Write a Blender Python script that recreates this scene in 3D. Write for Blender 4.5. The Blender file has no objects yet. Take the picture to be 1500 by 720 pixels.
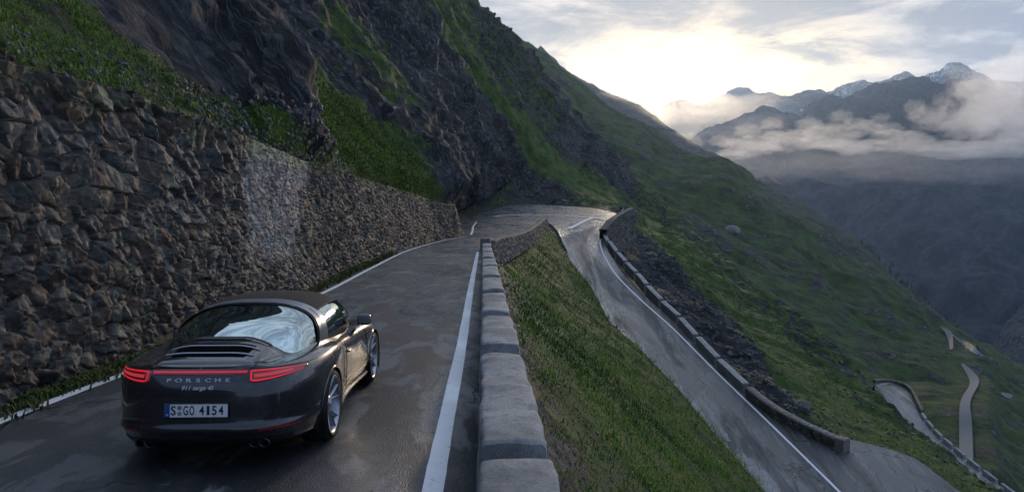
import bpy, math, random
import numpy as np
from mathutils import Vector, Matrix
R = math.radians
rng = np.random.default_rng(7)
random.seed(7)
S = bpy.context.scene
COL = S.collection
# ---------------------------------------------------------------- camera, sky, sun, exposure
PF = 1060.0; TH = math.atan(102/1060.0); ZC = 2.2
cam = bpy.data.cameras.new('camera'); camo = bpy.data.objects.new('camera', cam); COL.objects.link(camo)
camo.location = (0, 0, ZC); camo.rotation_euler = (math.pi/2-TH, 0, 0)
cam.sensor_width = 36; cam.lens = PF/1500*36; cam.clip_start = .1; cam.clip_end = 60000
S.camera = camo
S.view_settings.view_transform = 'Standard'; S.view_settings.look = 'None'
S.view_settings.gamma = 1; S.view_settings.use_curve_mapping = False
S.view_settings.exposure = EXPOSURE = 0.35
S.render.engine = 'CYCLES'
cy = S.cycles
cy.use_denoising = True; cy.max_bounces = 10; cy.diffuse_bounces = 3; cy.glossy_bounces = 3
cy.transmission_bounces = 5; cy.volume_bounces = 8; cy.sample_clamp_indirect = 4.0; cy.sample_clamp_direct = 12.0; cy.transparent_max_bounces = 24
cy.volume_max_steps = 64; cy.volume_step_rate = 4
try:
    cy.caustics_reflective = False; cy.caustics_refractive = False
except Exception: pass
SUN_AZ, SUN_EL = 13.5, 7.5
SD = Vector((math.sin(R(SUN_AZ))*math.cos(R(SUN_EL)), math.cos(R(SUN_AZ))*math.cos(R(SUN_EL)), math.sin(R(SUN_EL))))

class NT:
    """tiny node helper"""
    def __init__(s, nt): s.t = nt; nt.nodes.clear()
    def n(s, typ, ins=None, **kw):
        nd = s.t.nodes.new(typ)
        for k, v in kw.items(): setattr(nd, k, v)
        for k, v in (ins or {}).items():
            sk = nd.inputs[k]
            if isinstance(v, bpy.types.NodeSocket): s.t.links.new(v, sk)
            else: sk.default_value = v
        return nd
    def m(s, op, a, b=0.0, c=None, clamp=False):
        ins = {0: a, 1: b}
        if c is not None: ins[2] = c
        return s.n('ShaderNodeMath', ins, operation=op, use_clamp=clamp).outputs[0]
    def vm(s, op, a, b=None):
        ins = {0: a}
        if b is not None: ins[1] = b
        nd = s.n('ShaderNodeVectorMath', ins, operation=op)
        return nd.outputs['Value'] if op in ('DOT_PRODUCT', 'LENGTH') else nd.outputs[0]
    def mix(s, f, a, b, mode='MIX'):
        nd = s.n('ShaderNodeMix', {0: f, 6: a, 7: b}, data_type='RGBA', blend_type=mode)
        return nd.outputs[2]
    def noise(s, vec, scale, detail=6, rough=.55, dist=0.0):
        return s.n('ShaderNodeTexNoise', {'Vector': vec, 'Scale': scale, 'Detail': detail, 'Roughness': rough, 'Distortion': dist}).outputs[0]
    def ramp(s, f, stops):
        nd = s.n('ShaderNodeValToRGB', {0: f}); cr = nd.color_ramp
        while len(cr.elements) < len(stops): cr.elements.new(.5)
        for e, (p, c) in zip(cr.elements, stops):
            e.position = p; e.color = (c, c, c, 1) if not hasattr(c, '__len__') else (*c, 1)
        return nd.outputs[0]
    def mr(s, v, a, b, c=0.0, d=1.0, smooth=True):
        return s.n('ShaderNodeMapRange', {0: v, 1: a, 2: b, 3: c, 4: d}, interpolation_type='SMOOTHSTEP' if smooth else 'LINEAR', clamp=True).outputs[0]
def C4(r, g, b): return (r, g, b, 1)

W = bpy.data.worlds.new("World"); S.world = W; W.use_nodes = True
w = NT(W.node_tree)
sky = w.n('ShaderNodeTexSky', sky_type='NISHITA', sun_disc=False, sun_elevation=R(SUN_EL), sun_rotation=R(SUN_AZ), altitude=2500, air_density=1.0, dust_density=1.5, ozone_density=1.0)
tc = w.n('ShaderNodeTexCoord').outputs['Generated']
sep = w.n('ShaderNodeSeparateXYZ', {0: tc})
zz = w.m('ADD', w.m('MAXIMUM', sep.outputs[2], 0.0), .16)
pl = w.n('ShaderNodeCombineXYZ', {0: w.m('DIVIDE', sep.outputs[0], zz), 1: w.m('DIVIDE', sep.outputs[1], zz), 2: 0.0}).outputs[0]
n1 = w.noise(pl, 1.15, 9, .56, .35)
n2 = w.noise(w.vm('ADD', pl, (7.3, 2.1, 0)), 2.9, 8, .6, .2)
sdot = w.vm('DOT_PRODUCT', tc, tuple(SD))
# elliptical distance to the sun opening: wide sideways, narrow in height
dv = w.vm('SUBTRACT', tc, tuple(SD))
n3 = w.noise(w.vm('MULTIPLY', tc, (5.0, 5.0, 17.0)), 1.25, 9, .6, .5)
nn = w.m('SUBTRACT', w.m('ADD', w.m('MULTIPLY', n3, .65), w.m('MULTIPLY', n2, .35)), .5)
el = w.m('ADD', w.vm('LENGTH', w.vm('MULTIPLY', dv, (1.0, 1.0, 4.0))), w.m('MULTIPLY', nn, .55))
el2 = w.vm('LENGTH', w.vm('MULTIPLY', dv, (1.0, 1.0, 2.0)))
opening = w.mr(el, .23, .09)
near = w.mr(el2, .40, .06)
side = w.mr(w.vm('LENGTH', dv), 1.1, .2)
thick = w.m('ADD', w.m('MULTIPLY', n1, .25), w.m('ADD', w.m('MULTIPLY', n2, .30), w.m('MULTIPLY', n3, .45)))
dens = w.mr(thick, .42, .56)
cl_dark = w.mix(side, C4(2.4, 2.95, 4.0), C4(1.50, 1.62, 2.0))
cl_lite = w.mix(side, C4(4.8, 6.0, 7.8), C4(4.3, 4.2, 4.3))
cloudc = w.mix(dens, cl_lite, cl_dark)
cloudc = w.mix(near, cloudc, w.mix(dens, C4(5.8, 4.3, 2.7), C4(2.0, 1.75, 1.6)))
cloudc = w.mix(opening, cloudc, C4(8.6, 6.7, 4.1))
cloudc = w.vm('MULTIPLY', cloudc, w.n('ShaderNodeCombineXYZ', {0: w.mr(sdot, -.6, .8, .40, 1.0), 1: w.mr(sdot, -.6, .8, .45, 1.0), 2: w.mr(sdot, -.6, .8, .55, 1.0)}).outputs[0])
gap = w.mr(w.m('ADD', n1, w.m('MULTIPLY', n2, .4)), .50, .44)
skyc = w.mix(.9, sky.outputs[0], cloudc)
bg = w.n('ShaderNodeBackground', {0: skyc, 1: .15})
wo = w.n('ShaderNodeOutputWorld', {0: bg.outputs[0]})

sl = bpy.data.lights.new('sun', 'SUN'); so = bpy.data.objects.new('sun', sl); COL.objects.link(so)
sl.energy = 1.6; sl.angle = R(8.0); sl.color = (1.0, .77, .53)
so.rotation_euler = (-SD).to_track_quat('-Z', 'Y').to_euler()

# ---------------------------------------------------------------- helpers
def P(px, py, d):
    """point at forward distance d seen at photo pixel px,py"""
    x = (px-750)/PF; y = (360-py)/PF
    dy = math.cos(TH)+y*math.sin(TH); dz = -math.sin(TH)+y*math.cos(TH)
    s = d/dy
    return (x*s, d, dz*s+ZC)
def proj(X, Y, Z):
    Z = Z-ZC
    f = Y*math.cos(TH)-Z*math.sin(TH); u = Y*math.sin(TH)+Z*math.cos(TH)
    f = np.where(np.abs(f) < .05, .05, f)
    return 750+PF*X/f, 360-PF*u/f
def h32(a):
    a = a.astype(np.uint32)
    a ^= a >> np.uint32(16); a *= np.uint32(0x7feb352d); a ^= a >> np.uint32(15); a *= np.uint32(0x846ca68b); a ^= a >> np.uint32(16)
    return a
def hsh(ix, iy, iz=0, seed=0):
    with np.errstate(over='ignore'):
        a = h32((np.asarray(ix).astype(np.int64) & 0xffffffff).astype(np.uint32)+np.uint32(seed*7919+13))
        a = h32(a ^ ((np.asarray(iy).astype(np.int64)*0x9E3779B1) & 0xffffffff).astype(np.uint32))
        a = h32(a ^ ((np.asarray(iz).astype(np.int64)*0x85EBCA6B) & 0xffffffff).astype(np.uint32))
    return a.astype(np.float64)/4294967296.0
def vnoise(x, y, z=None, seed=0):
    x = np.asarray(x, float); y = np.asarray(y, float)
    z = np.zeros_like(x) if z is None else np.asarray(z, float)
    x, y, z = np.broadcast_arrays(x, y, z)
    ix, iy, iz = np.floor(x), np.floor(y), np.floor(z)
    fx, fy, fz = x-ix, y-iy, z-iz
    fx, fy, fz = [t*t*t*(t*(t*6-15)+10) for t in (fx, fy, fz)]
    r = 0
    for a in (0, 1):
        for b in (0, 1):
            for c in (0, 1):
                r = r+hsh(ix+a, iy+b, iz+c, seed)*(fx if a else 1-fx)*(fy if b else 1-fy)*(fz if c else 1-fz)
    return r*2-1
def fbm(x, y, z=None, o=4, seed=0, g=.5, ridged=False):
    x = np.asarray(x, float); y = np.asarray(y, float); z = np.zeros_like(x) if z is None else np.asarray(z, float)
    r = 0; a = 1; t = 0
    for k in range(o):
        v = vnoise(x*2**k+k*17.3, y*2**k+k*5.1, z*2**k, seed+k)
        if ridged: v = 1-2*np.abs(v)
        r = r+a*v; t += a; a *= g
    return r/t
def smst(a, b, x):
    t = np.clip((np.asarray(x, float)-a)/(b-a), 0, 1); return t*t*(3-2*t)
def worley(u, v, seed=0, jit=.9):
    """cell id (ix,iy), F1, F2 and offset to the nearest feature point"""
    iu, iv = np.floor(u), np.floor(v)
    f1 = np.full(u.shape, 9.); f2 = f1.copy(); du = f1*0; dv_ = f1*0; ci = f1*0; cj = f1*0
    for a in (-1, 0, 1):
        for b in (-1, 0, 1):
            cu, cv = iu+a, iv+b
            x = cu+.5+jit*(hsh(cu, cv, 1, seed)-.5)-u; y = cv+.5+jit*(hsh(cu, cv, 2, seed)-.5)-v
            d = np.sqrt(x*x+y*y)
            n = d < f1
            f2 = np.where(n, f1, np.minimum(f2, d)); f1 = np.where(n, d, f1)
            du = np.where(n, x, du); dv_ = np.where(n, y, dv_); ci = np.where(n, cu, ci); cj = np.where(n, cv, cj)
    return ci, cj, f1, f2, du, dv_
def mk(name, verts, faces, mat=None, parent=None, smooth=True, attrs=None, colattr=None, **props):
    me = bpy.data.meshes.new(name)
    v = np.asarray(verts, dtype=np.float32).reshape(-1, 3)
    if isinstance(faces, np.ndarray):
        k = faces.shape[1]; nf = len(faces)
        me.vertices.add(len(v)); me.vertices.foreach_set('co', v.ravel())
        me.loops.add(nf*k); me.loops.foreach_set('vertex_index', faces.astype(np.int32).ravel())
        me.polygons.add(nf); me.polygons.foreach_set('loop_start', np.arange(0, nf*k, k, dtype=np.int32))
        me.polygons.foreach_set('loop_total', np.full(nf, k, dtype=np.int32))
        me.update(calc_edges=True); me.validate()
    else:
        me.from_pydata([tuple(map(float, p)) for p in v], [], faces); me.update()
    if smooth: me.polygons.foreach_set('use_smooth', np.ones(len(me.polygons), bool))
    for k, a in (attrs or {}).items():
        at = me.attributes.new(k, 'FLOAT', 'POINT'); at.data.foreach_set('value', np.asarray(a, np.float32).ravel())
    if colattr is not None:
        c = np.ones((len(v), 4), np.float32); c[:, :3] = np.asarray(colattr).reshape(-1, 3)
        at = me.attributes.new('tint', 'FLOAT_COLOR', 'POINT'); at.data.foreach_set('color', c.ravel())
    if mat: 
        for m_ in (mat if isinstance(mat, (list, tuple)) else [mat]): me.materials.append(m_)
    o = bpy.data.objects.new(name, me); COL.objects.link(o)
    if parent: o.parent = parent
    for k, val in props.items(): o[k] = val
    return o
def outward(o):
    import bmesh
    b = bmesh.new(); b.from_mesh(o.data); bmesh.ops.remove_doubles(b, verts=b.verts, dist=1e-4); bmesh.ops.recalc_face_normals(b, faces=b.faces)
    if b.calc_volume(signed=True) < 0: bmesh.ops.reverse_faces(b, faces=b.faces)
    b.to_mesh(o.data); b.free(); return o
def gridf(nr, nc, off=0, wrap=False):
    r = np.arange(nr-1)[:, None]; c = np.arange(nc if wrap else nc-1)[None, :]
    c2 = (c+1) % nc
    return np.stack([r*nc+c, r*nc+c2, (r+1)*nc+c2, (r+1)*nc+c], -1).reshape(-1, 4)+off
def empty(name, loc=(0, 0, 0), rz=0, **props):
    o = bpy.data.objects.new(name, None); COL.objects.link(o); o.location = loc; o.rotation_euler = (0, 0, rz)
    for k, v in props.items(): o[k] = v
    return o
def catmull(pts, n):
    p = np.asarray(pts, float); p = np.vstack([2*p[0]-p[1], p, 2*p[-1]-p[-2]])
    out = []
    for i in range(1, len(p)-2):
        t = np.linspace(0, 1, n, endpoint=False)[:, None]
        a, b, c, d = p[i-1], p[i], p[i+1], p[i+2]
        out.append(.5*(2*b+(c-a)*t+(2*a-5*b+4*c-d)*t*t+(3*b-a-3*c+d)*t**3))
    out.append(p[-2][None]); return np.vstack(out)

# ---------------------------------------------------------------- road levels
def zu(Y):
    Y = np.asarray(Y, float); return np.where(Y < 60, -2.2-.055*Y, -5.5-1.6*(1-np.exp(-(Y-60)/29.)))+ZC+.05*3*np.logaddexp(0, (Y-109)/3)
def zl(Y):
    Y = np.asarray(Y, float)
    a = -24.7+.1557*Y; b = -7.15
    return -np.logaddexp(-a*1.6, -b*1.6)/1.6+ZC+.05*3*np.logaddexp(0, (Y-109)/3)
def zroad(X, Y):
    X = np.asarray(X, float); Y = np.asarray(Y, float)
    s = smst(97, 113, Y)
    xw = -1.3+6.5*np.clip((Y-46)/63, 0, 1)
    xl = np.interp(Y, [40, 54, 68, 80, 88, 95.5, 112], [14.8, 12.9, 9.5, 8.8, 7.6, 7.0, 6.5])-.3
    x0 = xw*(1-s)-2.5*s; x1 = np.maximum(xl, xw+1)*(1-s)+13*s
    t = np.clip((X-x0)/(x1-x0), 0, 1); t = t*t*(3-2*t)
    return (1-t)*zu(Y)+t*zl(Y)
def unp(px, py, lower=False):
    lo, hi = 1., 400.
    f = lambda d: P(px, py, d)[2]-float((zl if lower else zu)(d))
    for _ in range(60):
        m_ = (lo+hi)/2
        if f(m_) > 0: lo = m_
        else: hi = m_
    return P(px, py, (lo+hi)/2)
def unp2(px, py):
    lo, hi = 1., 400.
    for _ in range(60):
        m_ = (lo+hi)/2; q = P(px, py, m_)
        if q[2] > float(zroad(q[0], q[1])): lo = m_
        else: hi = m_
    return P(px, py, (lo+hi)/2)
LINE_L = [unp(*q) for q in [(0,617),(175,550),(300,500),(475,428),(545,392),(600,366),(650,352),(684,346)]]
LINE_R = [unp(*q) for q in [(630,720),(655,600),(678,492),(690,420),(700,368)]]
LOW_R = [unp(*q, True) for q in [(883,346),(879,356),(886,376),(905,405),(940,440),(985,480),(1050,545),(1130,622),(1228,718)]]
LOW_L = [unp(*q, True) for q in [(800,330),(828,367),(841,389),(867,420),(896,474),(942,514),(1000,574),(1054,641),(1112,707)]]
# ---------------------------------------------------------------- terrain materials
def newmat(name):
    m_ = bpy.data.materials.new(name); m_.use_nodes = True
    return m_, NT(m_.node_tree)
def finish(g, color, rough=.8, normal=None, metallic=0.0, spec=.5, **kw):
    ins = {'Base Color': color, 'Roughness': rough, 'Metallic': metallic, 'Specular IOR Level': spec}
    if normal is not None: ins['Normal'] = normal
    ins.update(kw)
    b = g.n('ShaderNodeBsdfPrincipled', ins); g.n('ShaderNodeOutputMaterial', {0: b.outputs[0]}); return b
def bump(g, h, dist, strength=1.0, normal=None):
    ins = {'Height': h, 'Distance': dist, 'Strength': strength}
    if normal is not None: ins['Normal'] = normal
    return g.n('ShaderNodeBump', ins).outputs[0]

def mat_slope(name, sc=1.0, grass_a=(.030,.060,.011), grass_b=(.082,.145,.020), rock_a=(.030,.033,.038), rock_b=(.115,.112,.112), warm=(.066,.058,.050), bmp=.5):
    m_, g = newmat(name)
    po = g.n('ShaderNodeTexCoord').outputs['Object']
    ga = g.n('ShaderNodeAttribute', attribute_name='grass').outputs['Fac']
    # slope streaks: stretched down the fall line (X), tight across it (Y)
    st = g.vm('MULTIPLY', po, (.22*sc, 1.0*sc, .22*sc))
    a = g.noise(po, .55*sc, 9, .62); b = g.noise(po, 3.2*sc, 7, .65); s = g.noise(st, .8, 8, .66, .25); f = g.noise(po, 14*sc, 4, .7)
    mask = g.m('ADD', g.m('MULTIPLY', ga, 1.3), g.m('MULTIPLY', g.m('SUBTRACT', g.m('ADD', a, g.m('MULTIPLY', b, .6)), .8), 2.1))
    mask = g.mr(mask, .56, .68)
    gc = g.mix(g.mr(a, .36, .66), C4(*grass_a), C4(*grass_b))
    gc = g.mix(g.mr(b, .55, .75, 0, .45), gc, C4(.12, .115, .035))
    gc = g.mix(g.mr(f, .35, .7, .0, .7), gc, g.vm('MULTIPLY', gc, (.40, .46, .42)))
    rc = g.mix(g.mr(s, .34, .68), C4(*rock_a), C4(*rock_b))
    rc = g.mix(g.mr(g.noise(po, .21*sc, 5, .6), .48, .68, 0, .75), rc, C4(*warm))
    rc = g.mix(g.mr(f, .40, .62, 0, .6), g.vm('MULTIPLY', rc, (.45, .45, .47)), rc)
    net = g.noise(g.vm('MULTIPLY', po, (.16*sc, 2.2*sc, .16*sc)), 1.0, 5, .6, .25); rc = g.mix(g.mr(g.m('ABSOLUTE', g.m('SUBTRACT', net, .5)), .018, .002, 0, .55), rc, C4(.17,.18,.20))
    v = g.n('ShaderNodeTexVoronoi', {'Vector': po, 'Scale': 2.4*sc, 'Randomness': 1.0}, feature='F1')
    rc = g.mix(g.mr(g.n('ShaderNodeSeparateColor', {0: v.outputs['Color']}).outputs[0], .82, .98, 0, .55), rc, C4(.19, .185, .18))
    col = g.mix(mask, rc, gc)
    hgt = g.m('ADD', g.m('MULTIPLY', b, .6), g.m('ADD', g.m('MULTIPLY', f, .25), g.m('MULTIPLY', s, g.m('SUBTRACT', 1.3, mask))))
    finish(g, col, g.mr(s, .3, .7, .95, .70), bump(g, hgt, bmp/sc, 1.0), spec=.25)
    return m_
M_SLOPE = mat_slope('mountain_grass_and_rock', 1.0, rock_a=(.022,.025,.031), rock_b=(.088,.090,.098), bmp=.8)

# ---------------------------------------------------------------- the mountainside: cross sections at constant Y
LLa, LRa, WLa = np.array(LINE_L), np.array(LINE_R), np.array(LOW_R)
LLo = np.array(LOW_L)
def X_line_l(Y): return np.interp(Y, LLa[:, 1], LLa[:, 0])
def X_line_r(Y): return np.where(np.asarray(Y) < 5.56, -.65+.04*(5.56-np.asarray(Y)), np.interp(Y, LRa[:, 1], LRa[:, 0]))
def X_wall(Y): return X_line_l(Y)-.50-.25*smst(10, 40, Y)
def X_par(Y): return -.245-.0406*(np.asarray(Y, float)-5.3)          # road-side edge of the parapet
def X_lowr(Y):
    o = np.argsort(WLa[:, 1]); Y = np.asarray(Y, float)
    return np.where(Y < 40.9, 19.14+(40.9-Y)*.15, np.interp(Y, WLa[o, 1], WLa[o, 0]))
def X_lowl(Y):
    o = np.argsort(LLo[:, 1]); Y = np.asarray(Y, float)
    return np.where(Y < 41.6, 14.75+(41.6-Y)*.15, np.interp(Y, LLo[o, 1], LLo[o, 0]))
WT_PX = np.array([(-150,35),(0,78),(100,108),(200,130),(260,163),(330,183),(365,197),(450,235),(560,270),(600,282),(655,300)], float)
def wall_top(Y):
    """X,Z of the wall's top edge at distance Y"""
    X = float(X_wall(Y))-.55
    px = max(proj(X, Y, 0.)[0], -150); py = np.interp(px, WT_PX[:, 0], WT_PX[:, 1])
    return X, P(px, py, Y)[2]
def pxs(Y, L): return [(P(a, b, Y)[0], P(a, b, Y)[2]) for a, b in L]
KEYS = []
up = { # photo pixels of four points above the wall top, outermost first
 9: [(-1500,-1300),(-900,-760),(-400,-330),(-90,-25)],
 12:[(-900,-1200),(-500,-620),(-160,-170),(90,70)],
 16:[(-500,-1100),(-200,-520),(60,-80),(235,110)],
 20:[(-350,-1000),(0,-460),(190,-60),(330,150)],
 25:[(-250,-900),(180,-300),(330,0),(430,150)],
 28:[(-200,-800),(215,-250),(360,30),(447,185)],
 32:[(-200,-760),(160,-240),(345,35),(470,215)],
 40:[(-120,-640),(170,-160),(360,60),(520,232)],
 50:[(-60,-560),(200,-130),(420,90),(575,245)],
 62:[(0,-520),(260,-110),(480,120),(615,262)],
 75:[(80,-500),(360,-90),(540,130),(640,258)],
 90:[(160,-480),(400,-60),(560,120),(655,262)],
 105:[(220,-470),(470,-40),(600,140),(668,265)],
 120:[(260,-460),(500,-40),(620,130),(680,262)],
 134:[(300,-440),(540,-50),(650,140),(700,265)],
 146:[(330,-420),(560,-50),(660,120),(725,235)],
 160:[(350,-400),(580,-60),(665,90),(735,205)],
 180:[(370,-380),(600,-60),(675,70),(745,170)],
 210:[(390,-360),(610,-70),(695,50),(765,150)],
 250:[(420,-340),(620,-70),(700,15),(770,95)],
 280:[(440,-330),(640,-40),(710,20),(760,75)],
}
NCP = {40:(1585,830),50:(1490,748),60:(1440,708),75:(1365,652),90:(1308,606),105:(1262,560),120:(1218,512),134:(1185,484),146:(1158,462),160:(1122,432),180:(1080,395),210:(1030,348),250:(955,285),280:(915,250)}
midc = { # Y>=146: columns WT,WB,RR,PB,LL,LR,SB in photo pixels
 134:None,
 146:[(738,268),(752,288),(775,300),(812,304),(850,303),(890,304),(935,332)],
 160:[(752,244),(772,270),(800,284),(830,292),(865,297),(900,304),(945,338)],
 180:[(770,205),(795,235),(820,255),(845,273),(870,286),(905,303),(950,336)],
 210:[(790,180),(812,205),(832,228),(852,247),(874,264),(905,288),(955,320)],
 250:[(795,128),(815,150),(835,172),(855,192),(872,208),(890,228),(915,250)],
 280:[(775,98),(792,122),(808,142),(825,160),(845,178),(865,197),(890,225)],
}
def section(Y):
    ky = sorted(up)
    def uprow(Y):
        Yc = min(max(Y, ky[0]), ky[-1])
        i = max(j for j in range(len(ky)) if ky[j] <= Yc); j = min(i+1, len(ky)-1)
        t = 0 if i == j else (Yc-ky[i])/(ky[j]-ky[i])
        return (1-t)*np.array(pxs(ky[i], up[ky[i]]))+t*np.array(pxs(ky[j], up[ky[j]]))
    pts = [tuple(p) for p in uprow(Y)]
    nk = sorted(NCP)
    if Y < 40:
        a = np.array(pxs(40, [NCP[40]])[0]); nc = a+np.array([(40-Y)*.35, -(40-Y)*.10])
    else:
        Yc = min(Y, 280); i = max(j for j in range(len(nk)) if nk[j] <= Yc); j = min(i+1, len(nk)-1)
        t = 0 if i == j else (Yc-nk[i])/(nk[j]-nk[i])
        nc = (1-t)*np.array(pxs(nk[i], [NCP[nk[i]]])[0])+t*np.array(pxs(nk[j], [NCP[nk[j]]])[0])
    if Y <= 134:
        zr = float(zu(Y))
        if Y <= 78:
            wx, wz = wall_top(max(Y, 4.)); wx = float(X_wall(Y))-.55
            if Y < 7: wz = wall_top(7)[1]+.03*(7-Y)
            pts += [(wx, wz), (float(X_wall(Y)), zr)]
        else:
            t = (Y-78)/(134-78); bx = -5.6+(-2.4)*math.sin(t*math.pi)*.9+(4.2)*t**3
            wz = zr+ (1-smst(78, 90, Y))*2.6+.5
            pts += [(bx-.9-2*t, wz), (bx, zr)]
        lo = float(zl(Y))
        if Y < 46:
            xp = float(X_par(Y)); pts += [(xp, zr), (xp+.62, zr-.45)]
            pts += [(float(X_lowl(Y)), lo), (float(X_lowr(Y))+.9, lo)]
        elif Y < 109:
            t = (Y-46)/(109-46); xp = -1.95+(4.6+1.95)*t
            pts += [(xp, zr), (xp+.5, float(zroad(xp+.5, Y))-.3-.75*(1-t))]
            xl = float(X_lowl(Y)); pts += [(max(xl, xp+1.0), float(zroad(max(xl, xp+1), Y))), (float(X_lowr(Y))+.9, lo)]
        else:
            t = (Y-109)/(134-109); x0 = pts[-1][0]; xr = 15.2+3.0*math.sin(min(t*1.4, 1)*math.pi/2)
            if Y > 128: xr -= (Y-128)*.2
            for f in (.3, .5, .7, 1.0):
                x = x0+(xr-x0)*f; pts.append((x, float(zroad(x, Y))))
        lr = pts[-1]; k = smst(85, 100, Y)*(1-smst(122, 134, Y))
        if 38 < Y < 52: pass
        wide = 5.5*smst(50, 44, Y) if Y < 50 else 0.0
        pts[-1] = (lr[0]+wide, lr[1]); lr = pts[-1]
        pts.append((lr[0]+1.2+.6*k, lr[1]-1.1-3.6*k))
    else:
        mk_ = [146, 160, 180, 210, 250, 280]
        if Y < 146:
            a = section(134.)[4:11]; b = pxs(146, midc[146]); t = (Y-134)/12
            pts += [tuple((1-t)*np.array(p)+t*np.array(q)) for p, q in zip(a, b)]
        else:
            Yc = min(Y, 280); i = max(j for j in range(6) if mk_[j] <= Yc); j = min(i+1, 5)
            t = 0 if i == j else (Yc-mk_[i])/(mk_[j]-mk_[i])
            a = pxs(mk_[i], midc[mk_[i]]); b = pxs(mk_[j], midc[mk_[j]])
            pts += [tuple((1-t)*np.array(p)+t*np.array(q)) for p, q in zip(a, b)]
    pts.append(tuple(nc)); pts.append((nc[0]+14, nc[1]-17)); pts.append((nc[0]+60, nc[1]-90))
    pts = np.array(pts, float)
    if Y > 280: pts[:, 1] -= (Y-280)*1.6+ (Y-280)**2*.01
    return pts
SEG = [24, 60, 80, 34, 3, 8, 3, 56, 8, 6, 60, 14, 8]
Ys = [-16.]
while Ys[-1] < 330: Ys.append(Ys[-1]+max(.16, .0085*abs(Ys[-1])))
Ys = np.array(Ys)
secs = np.array([section(y) for y in Ys])
smk = secs.copy()
for it in range(6):                                                   # ease the creases between key sections, hills only
    q = smk.copy(); q[1:-1] = .5*smk[1:-1]+.25*(smk[:-2]+smk[2:]); smk = q
for k in range(14):
    wgt = 1.0 if k in (0, 1, 2, 3, 11, 12, 13) else 0.0
    if k >= 4 and k <= 10: wgt = smst(138, 150, Ys)[:, None]
    secs[:, k] = secs[:, k]*(1-wgt)+smk[:, k]*wgt
cols = []; cp = []
for k, n in enumerate(SEG):
    for i in range(n): cp.append(k+i/n)
cp.append(len(SEG)); cp = np.array(cp); NCc = len(cp)
ki = np.minimum(np.floor(cp).astype(int), 12); kt = cp-ki
secs[:, 4, 0] -= .35*smst(80, 76, Ys); secs[:, 4, 1] -= .06
TX = secs[:, ki, 0]*(1-kt)+secs[:, ki+1, 0]*kt; TZ = secs[:, ki, 1]*(1-kt)+secs[:, ki+1, 1]*kt
TY = np.repeat(Ys[:, None], NCc, 1)
CP = np.repeat(cp[None], len(Ys), 0)
road_zone = (((CP >= 5) & (CP <= 6)) | ((CP >= 8) & (CP <= 9)) | ((CP >= 5) & (CP <= 9) & (TY > 106))) & (TY < 139)
TZ = np.where(road_zone, zroad(TX, TY)-.16, TZ)
# amplitude of roughness
amp = np.zeros_like(TX)
c_ = CP
hill_l = smst(4.0, 3.6, c_)
amp = np.where(c_ < 4, hill_l, amp)
amp = np.where((c_ > 7) & (c_ < 8), np.minimum(smst(7, 7.25, c_), smst(8, 7.85, c_))*.5, amp)
amp = np.where(c_ > 10, smst(10, 10.15, c_), amp)
amp = np.where((c_ > 4) & (c_ < 9), amp*smst(104, 92, TY), amp)
far = smst(139, 150, TY); amp = np.maximum(amp, far*smst(0, 1, c_+1))
PXX, PYY = proj(TX, TY, TZ)
# photo regions of rock and grass
def inpoly(px, py, poly, soft=10.):
    x = px; y = py; ins = np.zeros(x.shape, bool); n = len(poly); dmin = np.full(x.shape, 1e9)
    for i in range(n):
        x1, y1 = poly[i]; x2, y2 = poly[(i+1) % n]
        c = ((y1 > y) != (y2 > y)) & (x < (x2-x1)*(y-y1)/((y2-y1) or 1e-9)+x1); ins ^= c
        l2 = (x2-x1)**2+(y2-y1)**2; t = np.clip(((x-x1)*(x2-x1)+(y-y1)*(y2-y1))/l2, 0, 1)
        dmin = np.minimum(dmin, np.hypot(x-x1-t*(x2-x1), y-y1-t*(y2-y1)))
    return np.clip(.5+np.where(ins, 1, -1)*dmin/(2*soft), 0, 1)
grass = np.full(TX.shape, .5)
def paint(poly, val, soft=10., where=None):
    global grass
    k = inpoly(PXX, PYY, poly, soft)
    if where is not None: k = k*where
    grass = grass*(1-k)+val*k
upper = (c_ < 4).astype(float); 
grass = np.where(c_ < 4, .36, grass)
farm = np.clip(upper+far, 0, 1)
paint([(330,-60),(900,-60),(930,330),(680,330),(600,250),(440,215)], .20, 12, farm)
paint([(560,-60),(690,-60),(740,50),(830,170),(800,260),(700,150),(640,80)], .42, 16, farm)
paint([(400,85),(440,95),(520,160),(600,220),(645,292),(600,284),(520,258),(450,205),(430,150)], 1.0, 8, farm)
paint([(335,0),(400,60),(470,110),(520,150),(480,150),(400,95)], .62, 10, farm)
paint([(440,0),(500,30),(560,90),(600,160),(580,190),(520,120),(460,50)], .58, 12, farm)
paint([(700,130),(730,150),(800,220),(860,262),(905,290),(955,330),(1060,420),(1120,470),(1120,500),(1010,420),(930,310),(860,300),(800,260)], .98, 9, far)
paint([(600,-40),(660,-40),(700,90),(740,150),(700,140),(640,60)], .6, 14, farm)
paint([(60,-60),(330,-60),(445,190),(455,222),(330,160),(200,80),(100,10)], .10, 10, (TY < 34)*upper)
paint([(-900,-300),(60,-60),(200,80),(330,160),(455,222),(560,262),(560,275),(365,200),(0,85),(-900,-100)], .60, 8, (TY < 60)*upper)
grass = np.where((c_ >= 7) & (c_ <= 8) & (TY < 109), .93, grass)
grass = np.where((c_ >= 7) & (c_ < 7.045) & (TY < 60), .35, grass)
rs = (c_ > 9.9) & (c_ < 12)
grass = np.where(rs & (TY < 139), .52, grass)
paint([(905,290),(955,330),(1060,420),(1130,485),(1200,540),(1290,610),(1440,715),(1440,745),(1330,700),(1240,640),(1150,560),(1060,470),(990,410),(930,330)], .97, 12, (c_ > 9.9).astype(float))
paint([(925,330),(990,400),(1060,465),(1110,530),(1150,600),(1060,530),(940,420),(900,370)], .12, 12, (c_ > 9.9).astype(float))
grass = np.where(road_zone, 0., grass)
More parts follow.
